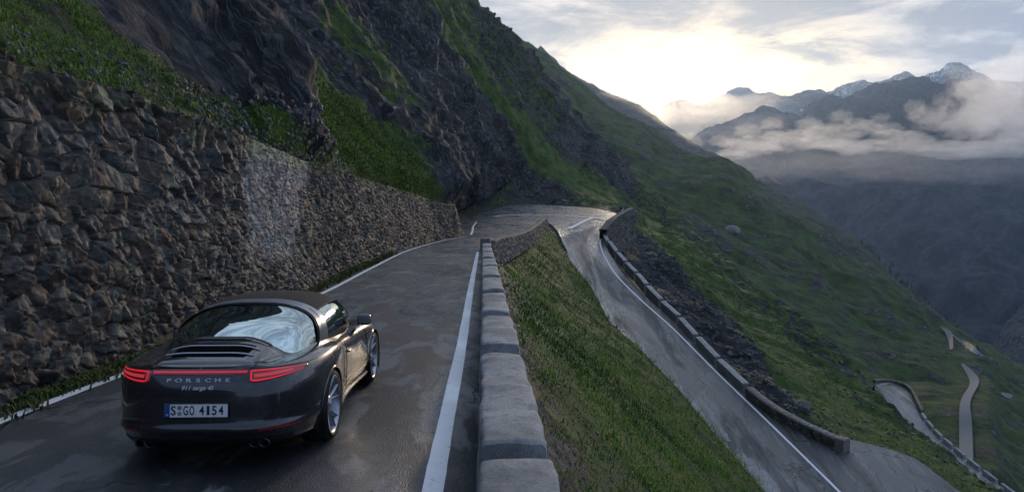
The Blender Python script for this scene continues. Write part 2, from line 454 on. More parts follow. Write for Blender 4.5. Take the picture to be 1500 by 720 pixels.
grass = np.where((c_ > 12), .3, grass)
# ridges run down the fall line; across it they alternate with Y
wob = fbm(TX/22, TZ/22, o=3, seed=3)
rk = np.clip(1.1-grass, 0, 1)
sc_ = np.clip(TY/60, .35, 2.2)
spurs = fbm((TY+wob*7)/17, (TX-TZ)/130, o=2, seed=11, ridged=True)*2.6*smst(55, 85, TY)*(.35+.65*rk)
gul = fbm((TY+wob*4)/5.2, (TX-TZ)/38, o=4, seed=5, ridged=True, g=.6)*(.25+1.25*rk)*sc_
med = fbm(TX/3.2, TY/3.2, TZ/3.2, o=5, seed=21, g=.55)*.75*(.25+rk)*sc_
fin = fbm(TX/.9, TY/.9, TZ/.9, o=3, seed=31)*.16*(.5+rk)
crag = np.maximum(fbm(TX/7, TY/7, TZ/7, o=4, seed=41, ridged=True), -.1)*2.8*smst(170, 215, TY)*(c_ < 10.5)*rk
rocky = fbm(TX/5.5, TY/5.5, TZ/5.5, o=4, seed=61, ridged=True, g=.55)*1.1*rk*smst(12, 24, TY)*(c_ < 4.2)+fbm(TX/1.6, TY/1.6, TZ/1.6, o=3, seed=63, ridged=True)*.28*rk*(c_ < 4.2)
disp = (rocky+spurs*(c_ < 5.5)+gul*.8+med+fin+crag)*amp
disp = np.where((c_ > 7) & (c_ < 8) & (TY < 109), (fbm(TX/2.3, TY/2.3, o=4, seed=51)*.42+fbm(TX/.5, TY/.5, o=2, seed=52)*.10)*amp*2*np.clip(TY/40, .3, 1), disp)
near_l = (c_ < 4) & (TY < 20)
disp = np.where(near_l, disp*.55, disp)
# normals
def gnormals(X, Y, Z):
    a = np.stack(np.gradient(np.stack([X, Y, Z], -1), axis=0), -1) if False else np.gradient(np.stack([X, Y, Z], -1), axis=0)
    b = np.gradient(np.stack([X, Y, Z], -1), axis=1)
    n = np.cross(b, a); n /= np.linalg.norm(n, axis=-1, keepdims=True)+1e-9
    n[n[..., 2] < 0] *= -1
    return n
TZ = np.where((c_ >= 7) & (c_ <= 8) & (TY > 100) & (TY <= 139), np.minimum(TZ, zroad(TX, TY)-.2*smst(100, 106, TY)), TZ)
NN = gnormals(TX, TY, TZ)
TX2 = TX+NN[..., 0]*disp; TY2 = TY+NN[..., 1]*disp*.6; TZ2 = TZ+NN[..., 2]*disp
terrain = mk('mountainside', np.stack([TX2, TY2, TZ2], -1), gridf(*TX.shape), M_SLOPE, attrs={'grass': grass}, kind='structure')
# ---------------------------------------------------------------- asphalt and paint
def mat_asphalt(name, cracks=False):
    m_, g = newmat(name)
    po = g.n('ShaderNodeTexCoord').outputs['Object']
    st = g.vm('MULTIPLY', po, (1.0, .12, .12) if cracks else (1.0, .42, 1.0))
    a = g.noise(st, .26, 7, .6, 1.4); b = g.noise(st, 1.7, 8, .62, .5); f = g.noise(po, 55, 3, .7)
    h = g.noise(po, 9, 5, .7)
    agg = g.n('ShaderNodeTexVoronoi', {'Vector': po, 'Scale': 70.0}, feature='F1').outputs['Distance']
    col = g.mix(g.mr(a, .42, .56), C4(.016, .017, .019), C4(.075, .077, .080))
    col = g.mix(g.mr(b, .50, .58, 0, .75), col, C4(.17, .172, .175))
    col = g.mix(g.mr(f, .50, .74, 0, .6), col, C4(.14, .14, .14))
    rough = g.mr(g.m('ADD', g.m('MULTIPLY', a, .65), g.m('MULTIPLY', b, .35)), .42, .58, .55, .20)
    hg = g.m('ADD', g.m('MULTIPLY', agg, .5), g.m('MULTIPLY', h, .5))
    if not cracks:
        wv = g.n('ShaderNodeTexNoise', {'Vector': po, 'Scale': 1.3, 'Detail': 6.0}).outputs[1]
        vv = g.vm('ADD', g.vm('MULTIPLY', po, (.55, .30, .3)), g.vm('MULTIPLY', wv, (.5, .5, .5)))
        cd = g.n('ShaderNodeTexVoronoi', {'Vector': vv, 'Scale': .9}, feature='DISTANCE_TO_EDGE').outputs['Distance']
        col = g.mix(g.m('MULTIPLY', g.mr(cd, .012, .003), g.mr(a, .45, .55)), col, C4(.010, .010, .011))
        jt = g.m('ABSOLUTE', g.m('SUBTRACT', g.m('FRACT', g.m('ADD', g.m('MULTIPLY', g.n('ShaderNodeSeparateXYZ', {0: po}).outputs[1], .131), g.m('MULTIPLY', h, .012))), .5))
        col = g.mix(g.mr(jt, .004, .001, 0, .6), col, C4(.012, .012, .013))
    if cracks:
        wv = g.n('ShaderNodeTexNoise', {'Vector': po, 'Scale': .7, 'Detail': 5.0}).outputs[1]
        vv = g.vm('ADD', g.vm('MULTIPLY', po, (.42, .085, .085)), g.vm('MULTIPLY', wv, (.55, .55, .55)))
        cd = g.n('ShaderNodeTexVoronoi', {'Vector': vv, 'Scale': 1.5}, feature='DISTANCE_TO_EDGE').outputs['Distance']
        cid = g.n('ShaderNodeSeparateColor', {0: g.n('ShaderNodeTexVoronoi', {'Vector': vv, 'Scale': 1.5}, feature='F1').outputs['Color']}).outputs[0]
        col = g.mix(g.mr(cid, .2, .8, 0, .38), col, C4(.085, .086, .09))
        col = g.mix(g.mr(cd, .022, .006), col, C4(.010, .010, .011))
        at = g.n('ShaderNodeAttribute', attribute_name='worn').outputs['Fac']
        pw = g.mr(g.m('ADD', at, g.m('MULTIPLY', g.m('SUBTRACT', b, .5), 2.2)), .5, .62)
        col = g.mix(pw, col, g.mix(g.mr(h, .42, .6), C4(.12, .12, .12), C4(.30, .30, .30)))
        rough = g.mr(a, .40, .60, .55, .14)
    finish(g, col, rough, bump(g, hg, .012, .8, bump(g, b, .02, .5)), spec=.5)
    return m_
M_ASPH = mat_asphalt('worn_asphalt'); M_ASPL = mat_asphalt('cracked_asphalt', True)
def mat_paint():
    m_, g = newmat('road_paint')
    po = g.n('ShaderNodeTexCoord').outputs['Object']
    a = g.noise(po, 5, 8, .7); f = g.noise(po, 40, 4, .7)
    k = g.mr(g.m('ADD', g.m('MULTIPLY', a, .6), g.m('MULTIPLY', f, .4)), .56, .68)
    finish(g, g.mix(k, C4(.78, .79, .80), C4(.22, .22, .22)), .55, bump(g, f, .004, .6)); return m_
M_PAINT = mat_paint()

# outer and inner edges of the road, matched pairs, all the way round the hairpin
pairs = []
for y in np.concatenate([np.arange(-16, 20, .5), np.arange(20, 46, 1.)]):
    pairs.append(((float(X_wall(y))-.1, y), (float(X_par(y))+.12, y)))
seg_upper = len(pairs)
ctl = [((-7.3,46),(-1.9,46)),((-7.2,60),(-.25,60)),((-6.1,78),(1.6,80)),((-8.3,95),(3.2,96)),((-9.6,112),(4.2,106)),((-7.4,129),(4.8,109.5)),((0,139),(5.3,110.5)),((9,139),(5.9,110)),((15.5,133),(6.3,107)),((18.6,120),(6.8,103)),((16.2,110),(7.1,99)),((13.6,102),(7.3,95.5))]
oc = catmull([a for a, b in ctl], 14); ic = catmull([b for a, b in ctl], 14)
pairs += [(tuple(a), tuple(b)) for a, b in zip(oc[1:], ic[1:])]
seg_hair = len(pairs)
for y in np.arange(94., -16., -.8):
    wd = 6.2*smst(50, 44, y) if y < 50 else 0
    pairs.append(((float(X_lowr(y))+.85+wd, y if y < 92 else y+ (y-92)*2.0), (float(X_lowl(y))-.15, y)))
def ribbon(name, prs, nc, mat, dz, zf=zroad, crown=0.0, **kw):
    t = np.linspace(0, 1, nc)
    A = np.array([p[0] for p in prs], float)[:, None]; B = np.array([p[1] for p in prs], float)[:, None]
    XY = A*(1-t[None, :, None])+B*t[None, :, None]
    Z = zf(XY[..., 0], XY[..., 1])+dz
    return mk(name, np.concatenate([XY, Z[..., None]], -1), gridf(len(prs), nc)[:, ::-1], mat, **kw), XY
T = np.linspace(0, 1, 41)
ru, xy = ribbon('upper_road', pairs[:seg_hair-26], 41, M_ASPH, 0.0, kind='structure')
lowp = pairs[seg_hair-27:]
worn = np.repeat(np.clip((T[None, :]-.72)/.3, 0, 1), len(lowp), 0)*.75
rl, xy = ribbon('lower_road', lowp, 41, M_ASPL, 0.0, kind='structure', attrs={'worn': worn})
def stripe(name, pts, width, dz=.006, parent=None, dens=10):
    c = catmull(pts, dens)[:, :2]; tg = np.gradient(c, axis=0); tg /= np.linalg.norm(tg, axis=1, keepdims=True)
    nrm = np.stack([-tg[:, 1], tg[:, 0]], 1)
    wd = width*(1+.06*fbm(np.arange(len(c))*.7, np.zeros(len(c)), o=2, seed=9))[:, None]/2
    prs = [(tuple(a), tuple(b)) for a, b in zip(c+nrm*wd, c-nrm*wd)]
    dzz = dz
    o, _ = ribbon(name, prs, 3, M_PAINT, dzz); 
    if parent: o.parent = parent
    else: o['kind'] = 'structure'
    return o
L1 = [(-5.7, -4.)]+[(p[0], p[1]) for p in LINE_L]
e = unp(697, 325); 
stripe('edge_line', L1, .15, parent=ru)
stripe('edge_line', [unp(690,344)[:2], unp(692.5,337)[:2], unp(693,332)[:2], unp(698,325)[:2]], .22, .03, ru)
stripe('edge_line', [(-.25,-4.)]+[(float(X_line_r(y)), y) for y in (2., 5.6, 8, 13, 22, 32, 44.5)], .17, parent=ru)
stripe('edge_line', [unp2(*q)[:2] for q in [(724,317.5),(740,315.5),(765,314.8),(800,315.3),(830,316.5),(856,318),(875,319.5),(891,323.5)]], .5, .05, ru)
stripe('stop_line', [unp2(*q)[:2] for q in [(834,335),(845,329.5),(857,323.5),(868,319)]], .62, .05, ru, 6)
stripe('edge_line', [unp2(888,335)[:2], unp2(884,341)[:2]]+[(p[0], p[1]) for p in LOW_R]+[(19.7,36.),(20.6,28.)], .17, .012, rl)

# ---------------------------------------------------------------- the big stone retaining wall on the left
def mat_stone(name, bm=.5, sc=1.0, noise_amt=.6):
    m_, g = newmat(name)
    po = g.n('ShaderNodeTexCoord').outputs['Object']
    t = g.n('ShaderNodeAttribute', attribute_name='tint').outputs['Color']
    b = g.noise(po, 7*sc, 8, .68, .4); f = g.noise(po, 34*sc, 5, .7); a = g.noise(po, .8, 5, .6)
    st = g.noise(g.vm('MULTIPLY', po, (3., 3., 16.)), 1.2*sc, 6, .65, .6)
    c = g.mix(g.mr(b, .36, .64), g.vm('MULTIPLY', t, (.50, .50, .53)), g.vm('MULTIPLY', t, (1.30, 1.28, 1.24)))
    c = g.mix(g.mr(f, .52, .72, 0, .6), c, g.vm('MULTIPLY', t, (1.9, 1.9, 1.85)))
    c = g.mix(g.mr(g.noise(po, 2.6*sc, 8, .7), .60, .72, 0, .45), c, C4(.17, .17, .14))
    c = g.mix(g.mr(st, .60, .5, 0, .35), c, g.vm('MULTIPLY', t, (.45, .42, .42)))
    hh = g.m('ADD', g.m('MULTIPLY', b, .6), g.m('ADD', g.m('MULTIPLY', f, .25), g.m('MULTIPLY', st, .35)))
    finish(g, c, g.mr(b, .3, .7, .85, .62), bump(g, hh, .06*bm/sc, 1.0), spec=.3)
    return m_
M_STONE = mat_stone('rough_stone')
def stone_field(u, v, seed, size=.42, aspect=1.45, rough=1.0, mortar=1.0):
    """height (m) and colour of a rubble masonry face at u along, v up (metres)"""
    wu = u+fbm(u/1.1, v/1.1, o=2, seed=seed+1)*.20; wv = v+fbm(u/1.1+40, v/1.1, o=2, seed=seed+2)*.16
    ci, cj, f1, f2, du, dv_ = worley(wu/(size*aspect), wv/size, seed, .95)
    edge = f2-f1
    r1 = hsh(ci, cj, 3, seed); r2 = hsh(ci, cj, 4, seed); r3 = hsh(ci, cj, 5, seed); r4 = hsh(ci, cj, 6, seed)
    prof = smst(.0, .10, edge)
    ht = prof*(.45+.55*r1)*.070*rough+prof*((r2-.5)*du*.34+(r3-.5)*dv_*.30)*rough*size/.36
    # chipped facets
    fc = worley(u/(size*.42)+r1*9, v/(size*.42)+r2*9, seed+7, .9)
    ht = ht+prof*((hsh(fc[0], fc[1], 1, seed+7)-.5)*.028+((hsh(fc[0], fc[1], 2, seed+7)-.5)*fc[4]+(hsh(fc[0], fc[1], 3, seed+7)-.5)*fc[5])*.07)*rough+prof*fbm(u/.16, v/.16, o=3, seed=seed+5)*.035
    ht = ht-(1-prof)*.06
    pal = np.array([[.125,.084,.066],[.085,.078,.072],[.110,.100,.086],[.060,.050,.046],[.155,.118,.088],[.088,.092,.088],[.165,.150,.120],[.092,.062,.050]])
    c = pal[np.minimum((r4*8).astype(int), 7)]*(.50+.70*r2)[..., None]*np.array([.93, .97, 1.0])
    mort = np.array([.22,.21,.185])*mortar*.8*(.35+1.0*smst(-.2, .5, fbm(u/.8, v/.8, o=2, seed=seed+9)))[..., None]
    k = smst(.03, .12, edge)[..., None]
    return ht, c*k+mort*(1-k)
yy = [2.0]
while yy[-1] < 81: yy.append(yy[-1]+max(.026, .0030*yy[-1]))
yy = np.array(yy); nv = 190
bx = X_wall(yy); bz = zu(yy)-.15
tp = np.array([wall_top(max(y, 6.)) for y in yy]); tx = bx-.55; tz = tp[:, 1]
tz = np.where(yy > 70, tz+(0-tz+bz+1.0)*smst(74, 81, yy), tz)
v = np.linspace(0, 1, nv)[None]; Hh = (tz-bz)[:, None]
U = np.concatenate([[0], np.cumsum(np.hypot(np.diff(yy), np.diff(bx)))])[:, None]+0*v
VV = v*Hh
X = bx[:, None]*(1-v)+tx[:, None]*v; Z = bz[:, None]+VV; Y = yy[:, None]+0*v
big_h, big_c = stone_field(U, VV, 3, .235, 1.35)
bg2_h, bg2_c = stone_field(U, VV, 13, .34, 1.35, 1.2, .6)
sm_h, sm_c = stone_field(U*1.0, VV, 23, .23, .62, .7)
fr_h, fr_c = stone_field(U, VV, 33, .30, .8, 1.25, .30)
wpx, wpy = proj(X, Y, Z)
kb = smst(.52, .62, v+.10*fbm(U/2.0, VV/2, o=2, seed=77)+0*U)*smst(20, 16, Y)           # huge blocks along the top, near end
kf = smst(22, 25, Y)
patch = smst(357, 360, wpx+8*fbm(U/.5, VV/.5, o=2, seed=5))*smst(447, 443, wpx+.10*(wpy-250)+10*fbm(U/.5, VV/.5, o=2, seed=6))*smst(195-10, 215, wpy)
patch = patch*smst(400, 350, wpy+0*U+.0)
def mx(a, b, k): return a*(1-k)+b*k
Ht = mx(mx(big_h, bg2_h, kb), fr_h, kf); Ct = mx(mx(big_c, bg2_c, kb[..., None]), fr_c, kf[..., None])
Ht = mx(Ht, sm_h-.02, patch); Ct = mx(Ct, sm_c*np.array([2.4, 2.5, 2.65])+.04, patch[..., None])
moss = smst(.86, .99, v+.08*fbm(U/.7, VV/.7, o=3, seed=8)+0*U)
Ct = mx(Ct, Ct*np.array([.9, 1.0, .7]), moss[..., None])
Ht = Ht+.10*fbm(U/2.6, VV/1.9, o=2, seed=4)
X = X+Ht; X[:, -1] -= .25; Z[:, -1] += .02
wall = mk('stone_retaining_wall', np.stack([X, Y, Z], -1), gridf(len(yy), nv)[:, ::-1], M_STONE, colattr=Ct,
          label='tall rubble stone retaining wall rising along the left side of the road behind the car', category='wall')

# ---------------------------------------------------------------- concrete parapet blocks beside the upper road
def mat_concrete(name, base=(.36,.37,.37), dark=(.19,.195,.20)):
    m_, g = newmat(name)
    po = g.n('ShaderNodeTexCoord').outputs['Object']
    a = g.noise(po, 1.6, 6, .6); b = g.noise(po, 9, 8, .7); f = g.noise(po, 60, 4, .75)
    c = g.mix(g.mr(a, .35, .65), C4(*dark), C4(*base))
    c = g.mix(g.mr(b, .54, .70, 0, .55), c, C4(.14, .14, .13))
    c = g.mix(g.mr(f, .48, .62, 0, .75), c, C4(*[x*.40 for x in base])); c = g.mix(g.mr(g.noise(po, 4.5, 9, .75), .50, .62, 0, .6), c, C4(*[x*.42 for x in base]))
    c = g.mix(g.mr(g.noise(po, 24, 3, .6), .66, .72, 0, .6), c, C4(.30, .29, .24))
    finish(g, c, g.mr(b, .3, .7, .72, .9), bump(g, g.m('ADD', g.m('MULTIPLY', f, .5), b), .020, 1.0), spec=.35)
    return m_
M_CONC = mat_concrete('weathered_concrete')
M_DRYST = mat_stone('parapet_stone', .5, 1.6)
def block(name, p0, p1, width, h0, h1, mat, seed, batter=.03, nl=None, topr=.05, dip=.35, rough=.018, parent=None, **props):
    """rough cast block on the ground from p0 to p1 (3D points of its base centre line), rounded upper edges"""
    p0, p1 = np.array(p0, float), np.array(p1, float); L = np.linalg.norm(p1-p0); d = (p1-p0)/L
    r = np.array([d[1], -d[0], 0]); r /= np.linalg.norm(r); hw = width/2; H = h0+dip
    nl = nl or max(6, int(L/.10))
    prof = []
    for t in np.linspace(0, 1, 7): prof.append((-hw-batter*(1-t), -dip+t*(h0+dip-topr)))
    for t in np.linspace(0, 1, 5)[1:]: prof.append((-hw+topr*(1-math.cos(t*math.pi/2)), h0-topr+topr*math.sin(t*math.pi/2)))
    for t in np.linspace(0, 1, 9)[1:-1]: prof.append((-hw+topr+t*(width-2*topr), h0+.012*math.sin(t*math.pi)))
    prof += [(-a, b) for a, b in reversed(prof[:11])]
    prof = np.array(prof); n = len(prof)
    ls = np.concatenate([[0, .012, .04], np.linspace(.08, L-.08, max(2, nl)), [L-.04, L-.012, L]])
    V = []
    for s_ in ls:
        e_ = min(s_, L-s_); sh = 0 if e_ > .075 else .024*(1-e_/.075)**3
        q = prof.copy(); q[:, 0] *= 1-sh*.8; q[:, 1] -= np.where(q[:, 1] > h0-.12, sh*.9, 0); q[:, 1] += (h1-h0)*s_/L*np.clip(q[:, 1]/h0, 0, 1)
        V.append(p0[None]+d[None]*s_+r[None]*q[:, :1]+np.array([0, 0, 1.])[None]*q[:, 1:])
    V = np.array(V); 
    dn = fbm(V[..., 0]*3, V[..., 1]*3, V[..., 2]*3, o=3, seed=seed)*rough*1.6+fbm(V[..., 0]*.9, V[..., 1]*.9, V[..., 2]*.9, o=1, seed=seed+5)*rough*.5
    chip = np.clip(fbm(V[..., 0]*7, V[..., 1]*7, V[..., 2]*7, o=3, seed=seed+11)-.15, 0, 1)*.05*((prof[:, 1] > h0-topr*1.2) & (np.abs(prof[:, 0]) > hw-topr*1.6))[None]
    dn = dn-chip
    V = V+(r[None, None]*np.sign(prof[:, 0])[None, :, None]*dn[..., None]*.8+np.array([0, 0, 1.])*dn[..., None]*(prof[:, 1] > .1)[None, :, None])
    m0 = V.reshape(-1, 3); F = [tuple(x) for x in gridf(len(ls), n)]
    F.append(tuple(range(n))); F.append(tuple(reversed([(len(ls)-1)*n+i for i in range(n)])))
    me_tint = None
    o = mk(name, m0, F, mat, parent, colattr=np.repeat(np.array([[.20, .19, .18]]), len(m0), 0) if mat is M_DRYST else None, **props)
    bmn = o.data; bmn.polygons[len(bmn.polygons)-1].use_smooth = False; bmn.polygons[len(bmn.polygons)-2].use_smooth = False
    return o
def par_base(y, off=.26): return (float(X_par(y))+off, y, float(zu(y)))
spans = [(2.35, 4.93), (5.30, 8.85), (9.55, 12.2), (12.85, 16.0), (16.7, 20.0), (20.8, 24.4), (25.3, 29.0), (30.0, 34.2), (35.4, 39.8), (41.1, 45.5)]
ordw = ['nearest', 'second', 'third', 'fourth', 'fifth', 'sixth', 'seventh', 'eighth', 'ninth', 'farthest']
for i, (a, b) in enumerate(spans):
    lab = {0: 'nearest grey concrete parapet block, cut off by the bottom edge of the photo',
           1: 'long grey concrete parapet block with a chipped curved near end beside the wide white line',
           9: 'last small concrete parapet block, next to the dark end of the curved stone parapet'}.get(i, f'grey concrete parapet block, {ordw[i]} from the camera beside the upper road')
    block('parapet_block', par_base(a), par_base(b), .52, .50, .50, M_CONC, 100+i, label=lab, category='parapet block', group='concrete parapet blocks along the upper road')
# rubble footing wall under the blocks
def rubble_face(name, A, B, top_off, size, seed, mat=M_STONE, res=.05, tint=1.0, parent=None, capw=.4, rough=1.0, **props):
    """stone face between the lower polyline A and the upper polyline B (3D, same count), with a flat stone cap behind it"""
    A = np.array(A, float); B = np.array(B, float)
    seg = np.linalg.norm(np.diff(B, axis=0), axis=1); s = np.concatenate([[0], np.cumsum(seg)])
    n = max(8, int(s[-1]/res)); q = np.linspace(0, s[-1], n)
    a = np.stack([np.interp(q, s, A[:, k]) for k in range(3)], -1); b = np.stack([np.interp(q, s, B[:, k]) for k in range(3)], -1)
    hgt = np.linalg.norm(b-a, axis=1); m = max(6, int(hgt.max()/res)+1); t = np.linspace(0, 1, m)[None, :, None]
    G = a[:, None]*(1-t)+b[:, None]*t
    U = q[:, None]+0*t[..., 0]; Vv = t[..., 0]*hgt[:, None]
    ht, c = stone_field(U, Vv, seed, size, 1.4, rough)
    tg = np.gradient(b, axis=0); tg[:, 2] = 0; tg /= np.linalg.norm(tg, axis=1, keepdims=True)
    out = np.stack([tg[:, 1], -tg[:, 0], 0*tg[:, 0]], -1)
    G = G+out[:, None]*(ht*min(1, size/.36))[..., None]
    # cap going inwards
    nc = 6; cw = np.linspace(0, capw, nc+1)[1:]
    cap = b[:, None]-out[:, None]*cw[None, :, None]; cap[..., 2] += .02*fbm(cap[..., 0]*3, cap[..., 1]*3, o=2, seed=seed)
    _, cc = stone_field(U[:, :1]+0*cw[None], 50+cw[None]+0*U[:, :1], seed+3, size*1.3, 1.5)
    back = b-out*(capw+.01); back = np.stack([back-np.array([0, 0, .7])], 1)
    G = np.concatenate([G, cap, back], 1); C_ = np.concatenate([c, cc*1.25, cc[:, -1:]], 1)*tint
    return mk(name, G, gridf(*G.shape[:2])[:, ::-1], mat, parent, colattr=C_, **props)
ys = np.arange(2.2, 46, .5)
rubble_face('footing_wall', [(float(X_par(y))+.85, y, float(zu(y))-.95) for y in ys], [(float(X_par(y))+.60, y, float(zu(y))-.08) for y in ys], 0, .17, 61, res=.05, tint=1.2, capw=.5,
            label='low rubble footing wall under the concrete blocks, dropping to the grass bank', category='wall')
# curved stone parapet towards the hairpin
def wing(t):
    q = np.array([(-1.95,46.6),(-1.0,54),(.2,64),(1.5,76),(2.75,89),(3.9,101),(4.45,106.5)]); s = np.linspace(0, 1, 7)
    return np.interp(t, s, q[:, 0]), np.interp(t, s, q[:, 1])
tt = np.linspace(0, 1, 60); wx, wy = wing(tt); wz = zu(wy)
wg = empty('curved_parapet', (float(wx[0]), float(wy[0]), float(wz[0])), label='curved stone parapet running from the concrete blocks to the tip of the hairpin', category='parapet wall')
bpy.context.view_layer.update()
def rel(o, root):
    o.parent = root; o.matrix_parent_inverse = Matrix.Translation(-root.location)
    return o
M_DARKST = mat_stone('dark_stone', .5, 1.2)
rel(rubble_face('outer_face', np.stack([wx+.95, wy, wz-1.15*(1-tt*.7)], -1), np.stack([wx+.55, wy-.1, wz+.62], -1), 0, .34, 71, res=.09, tint=1.25, capw=.50), wg)
rel(block('end_pier', (-1.72, 46.15, float(zu(46))), (-1.66, 47.0, float(zu(47))), .64, .76, .76, M_DRYST, 5, rough=.03), wg)
kx = []
for y0, y1 in []: pass
inn = np.stack([wx, wy, wz-.1], -1); 
f_ = rubble_face('road_face', inn[::-1], np.stack([wx+.04, wy, wz+.60], -1)[::-1], 0, .3, 73, res=.12, tint=1.0, capw=.1); rel(f_, wg)
# ---------------------------------------------------------------- lower road: parapet blocks, long wall, hairpin wall
def top_on(px, py, h, lower=True):
    lo, hi = 20., 200.
    for _ in range(50):
        m_ = (lo+hi)/2
        if P(px, py, m_)[2] > float(zl(m_))+h: lo = m_
        else: hi = m_
    return P(px, py, lo)
M_COPE = mat_concrete('pale_coping', (.42,.42,.41), (.26,.26,.255))
LB = [((884,340),(890,352)),((893,353),(903,367)),((905,369),(916,381)),((918,384),(931,397)),((934,400),(947,415)),((949,418),(968,437)),((971,441),(994,461)),((997,465),(1019,489)),((1023,493),(1051,522)),((1054,526),(1092,561))]
wl = ['topmost', 'second', 'third', 'fourth', 'fifth', 'sixth', 'seventh', 'eighth', 'ninth', 'last']
for i, (a, b) in enumerate(LB):
    A = np.array(top_on(*a, .62)); B = np.array(top_on(*b, .62)); A[2] = float(zl(A[1])); B[2] = float(zl(B[1]))
    r_ = empty('stone_parapet_block', tuple(A), label=(f'pale capped stone parapet block on the lower road, {wl[i]} counting down from the hairpin' if i < 9 else 'pale capped stone parapet block on the lower road, right before the long curved wall'), category='parapet block', group='stone parapet blocks along the lower road')
    rel(block('body', A, B, .46, .56, .56, M_DRYST, 200+i, topr=.02, dip=.5), r_)
    up_ = np.array([0, 0, .562]); rel(block('coping', A+up_, B+up_, .54, .09, .09, M_COPE, 230+i, topr=.02, dip=.0, batter=0), r_)
pts = [(1097,567),(1112,579),(1130,592),(1150,604),(1172,616),(1200,629),(1229,642)]
Tp = []
for q in pts:
    p = np.array(top_on(*q, .66)); p[2] = float(zl(p[1])); Tp.append(p)
Tp = catmull(Tp, 8)
lw = empty('long_stone_wall', tuple(Tp[-1]), label='long curved rubble stone wall with mottled pale coping at the right of the lower road', category='wall')
tgw = np.gradient(Tp, axis=0); tgw[:, 2] = 0; tgw /= np.linalg.norm(tgw, axis=1, keepdims=True); sd = np.stack([-tgw[:, 1], tgw[:, 0], 0*tgw[:, 0]], -1)
lo_ = Tp-sd*.28
rel(rubble_face('road_face', (lo_-[0, 0, .4]), lo_+[0, 0, .60], 0, .22, 81, res=.05, tint=1.1, capw=.56), lw)
hi_ = Tp+sd*.28
rel(rubble_face('valley_face', (hi_-[0, 0, 1.4])[::-1], (hi_+[0, 0, .59])[::-1], 0, .26, 83, res=.09, tint=1.0, capw=.1), lw)
cv = []
prof = [(-.31, .60), (-.31, .69), (-.1, .715), (.1, .715), (.31, .69), (.31, .60)]
fine = np.array([np.interp(np.linspace(0, len(Tp)-1, 200), range(len(Tp)), Tp[:, k]) for k in range(3)]).T
fsd = np.array([np.interp(np.linspace(0, len(Tp)-1, 200), range(len(Tp)), sd[:, k]) for k in range(3)]).T
V = np.array([[fine[i]+fsd[i]*a+np.array([0, 0, b+.02*vnoise(i*.9, a*5)]) for a, b in prof] for i in range(200)])
_, cc = stone_field(np.arange(200)[:, None]*.08+np.zeros((1, 6)), np.zeros((200, 1))+np.arange(6)[None]*.12, 85, .3)
rel(mk('coping', V, gridf(200, 6), M_STONE, colattr=cc*1.2+.09), lw)
rel(block('end_pier', Tp[-1]-tgw[-1]*.1, Tp[-1]+tgw[-1]*.55, .75, .80, .80, M_DRYST, 91, rough=.04), lw)

tp_ = [P(888,336,101.5), P(893,329,104.5), P(900,321.5,107.5), P(909,315,111), P(918,309.5,114), P(930,304,117)]
bt_ = [P(888,356,100.5), P(896,361,103), P(904,366,105.5), P(914,370,108.5), P(924,371,112), P(934,368,116)]
tp_ = catmull(tp_, 6); bt_ = catmull(bt_, 6)
hw = empty('hairpin_wall', tuple(tp_[0]), label='high dark stone retaining wall curving round the outside of the hairpin bend', category='wall')
rel(rubble_face('outer_face', bt_, tp_, 0, .42, 95, res=.13, tint=.95, capw=.9), hw)
q = tp_[::-1]+np.array([-.9, .2, 0]); rel(rubble_face('road_face', q-np.array([0, 0, 3.2]), q-np.array([0, 0, .02]), 0, .4, 97, res=.2, tint=1.0, capw=.1), hw)
# chevron board at the bend
def plainmat(name, col, rough=.6, metal=0.0, **kw):
    m_, g = newmat(name); n_ = g.noise(g.n('ShaderNodeTexCoord').outputs['Object'], 12, 5, .6)
    finish(g, g.mix(g.mr(n_, .3, .7, 0, .5), C4(*col), g.vm('MULTIPLY', C4(*col)[:3], (.72, .72, .72))), rough, None, metal, **kw); return m_
M_BLACK = plainmat('black_board', (.012, .012, .013), .5); M_WHITE = plainmat('white_board', (.75, .76, .77), .5); M_STEEL = plainmat('galvanised_steel', (.35, .36, .37), .45, .8)
def boxmesh(name, c, s, mat, parent=None, rz=0, bev=0.0, **props):
    x, y, z = [k/2 for k in s]; bm_v = [(a, b, d) for a in (-x, x) for b in (-y, y) for d in (-z, z)]
    cz, sz = math.cos(rz), math.sin(rz)
    v_ = [(c[0]+a*cz-b*sz, c[1]+a*sz+b*cz, c[2]+d) for a, b, d in bm_v]
    F = [(0,1,3,2),(4,6,7,5),(0,4,5,1),(2,3,7,6),(0,2,6,4),(1,5,7,3)]
    return outward(mk(name, v_, F, mat, parent, smooth=False, **props))
sx, sy, _ = P(912, 308, 118); sz = float(zroad(sx, sy))
sg = empty('chevron_sign', (sx, sy, sz), label='small black and white chevron board standing behind the hairpin wall', category='road sign')
for dx in (-.28, .28): boxmesh('post', (dx, .05, .55), (.06, .06, 1.4), M_STEEL, sg)
zt = P(912, 308, 118)[2]-sz
boxmesh('board', (0, 0, zt), (.95, .03, .95), M_BLACK, sg)
for s_ in (1, -1):
    mk('arrow', [(-.02-.3+.0, -.02, zt), (.14, -.02, zt+s_*.40), (.36, -.02, zt+s_*.40), (-.08, -.02, zt)], [(0,1,2,3)], M_WHITE, sg, smooth=False)

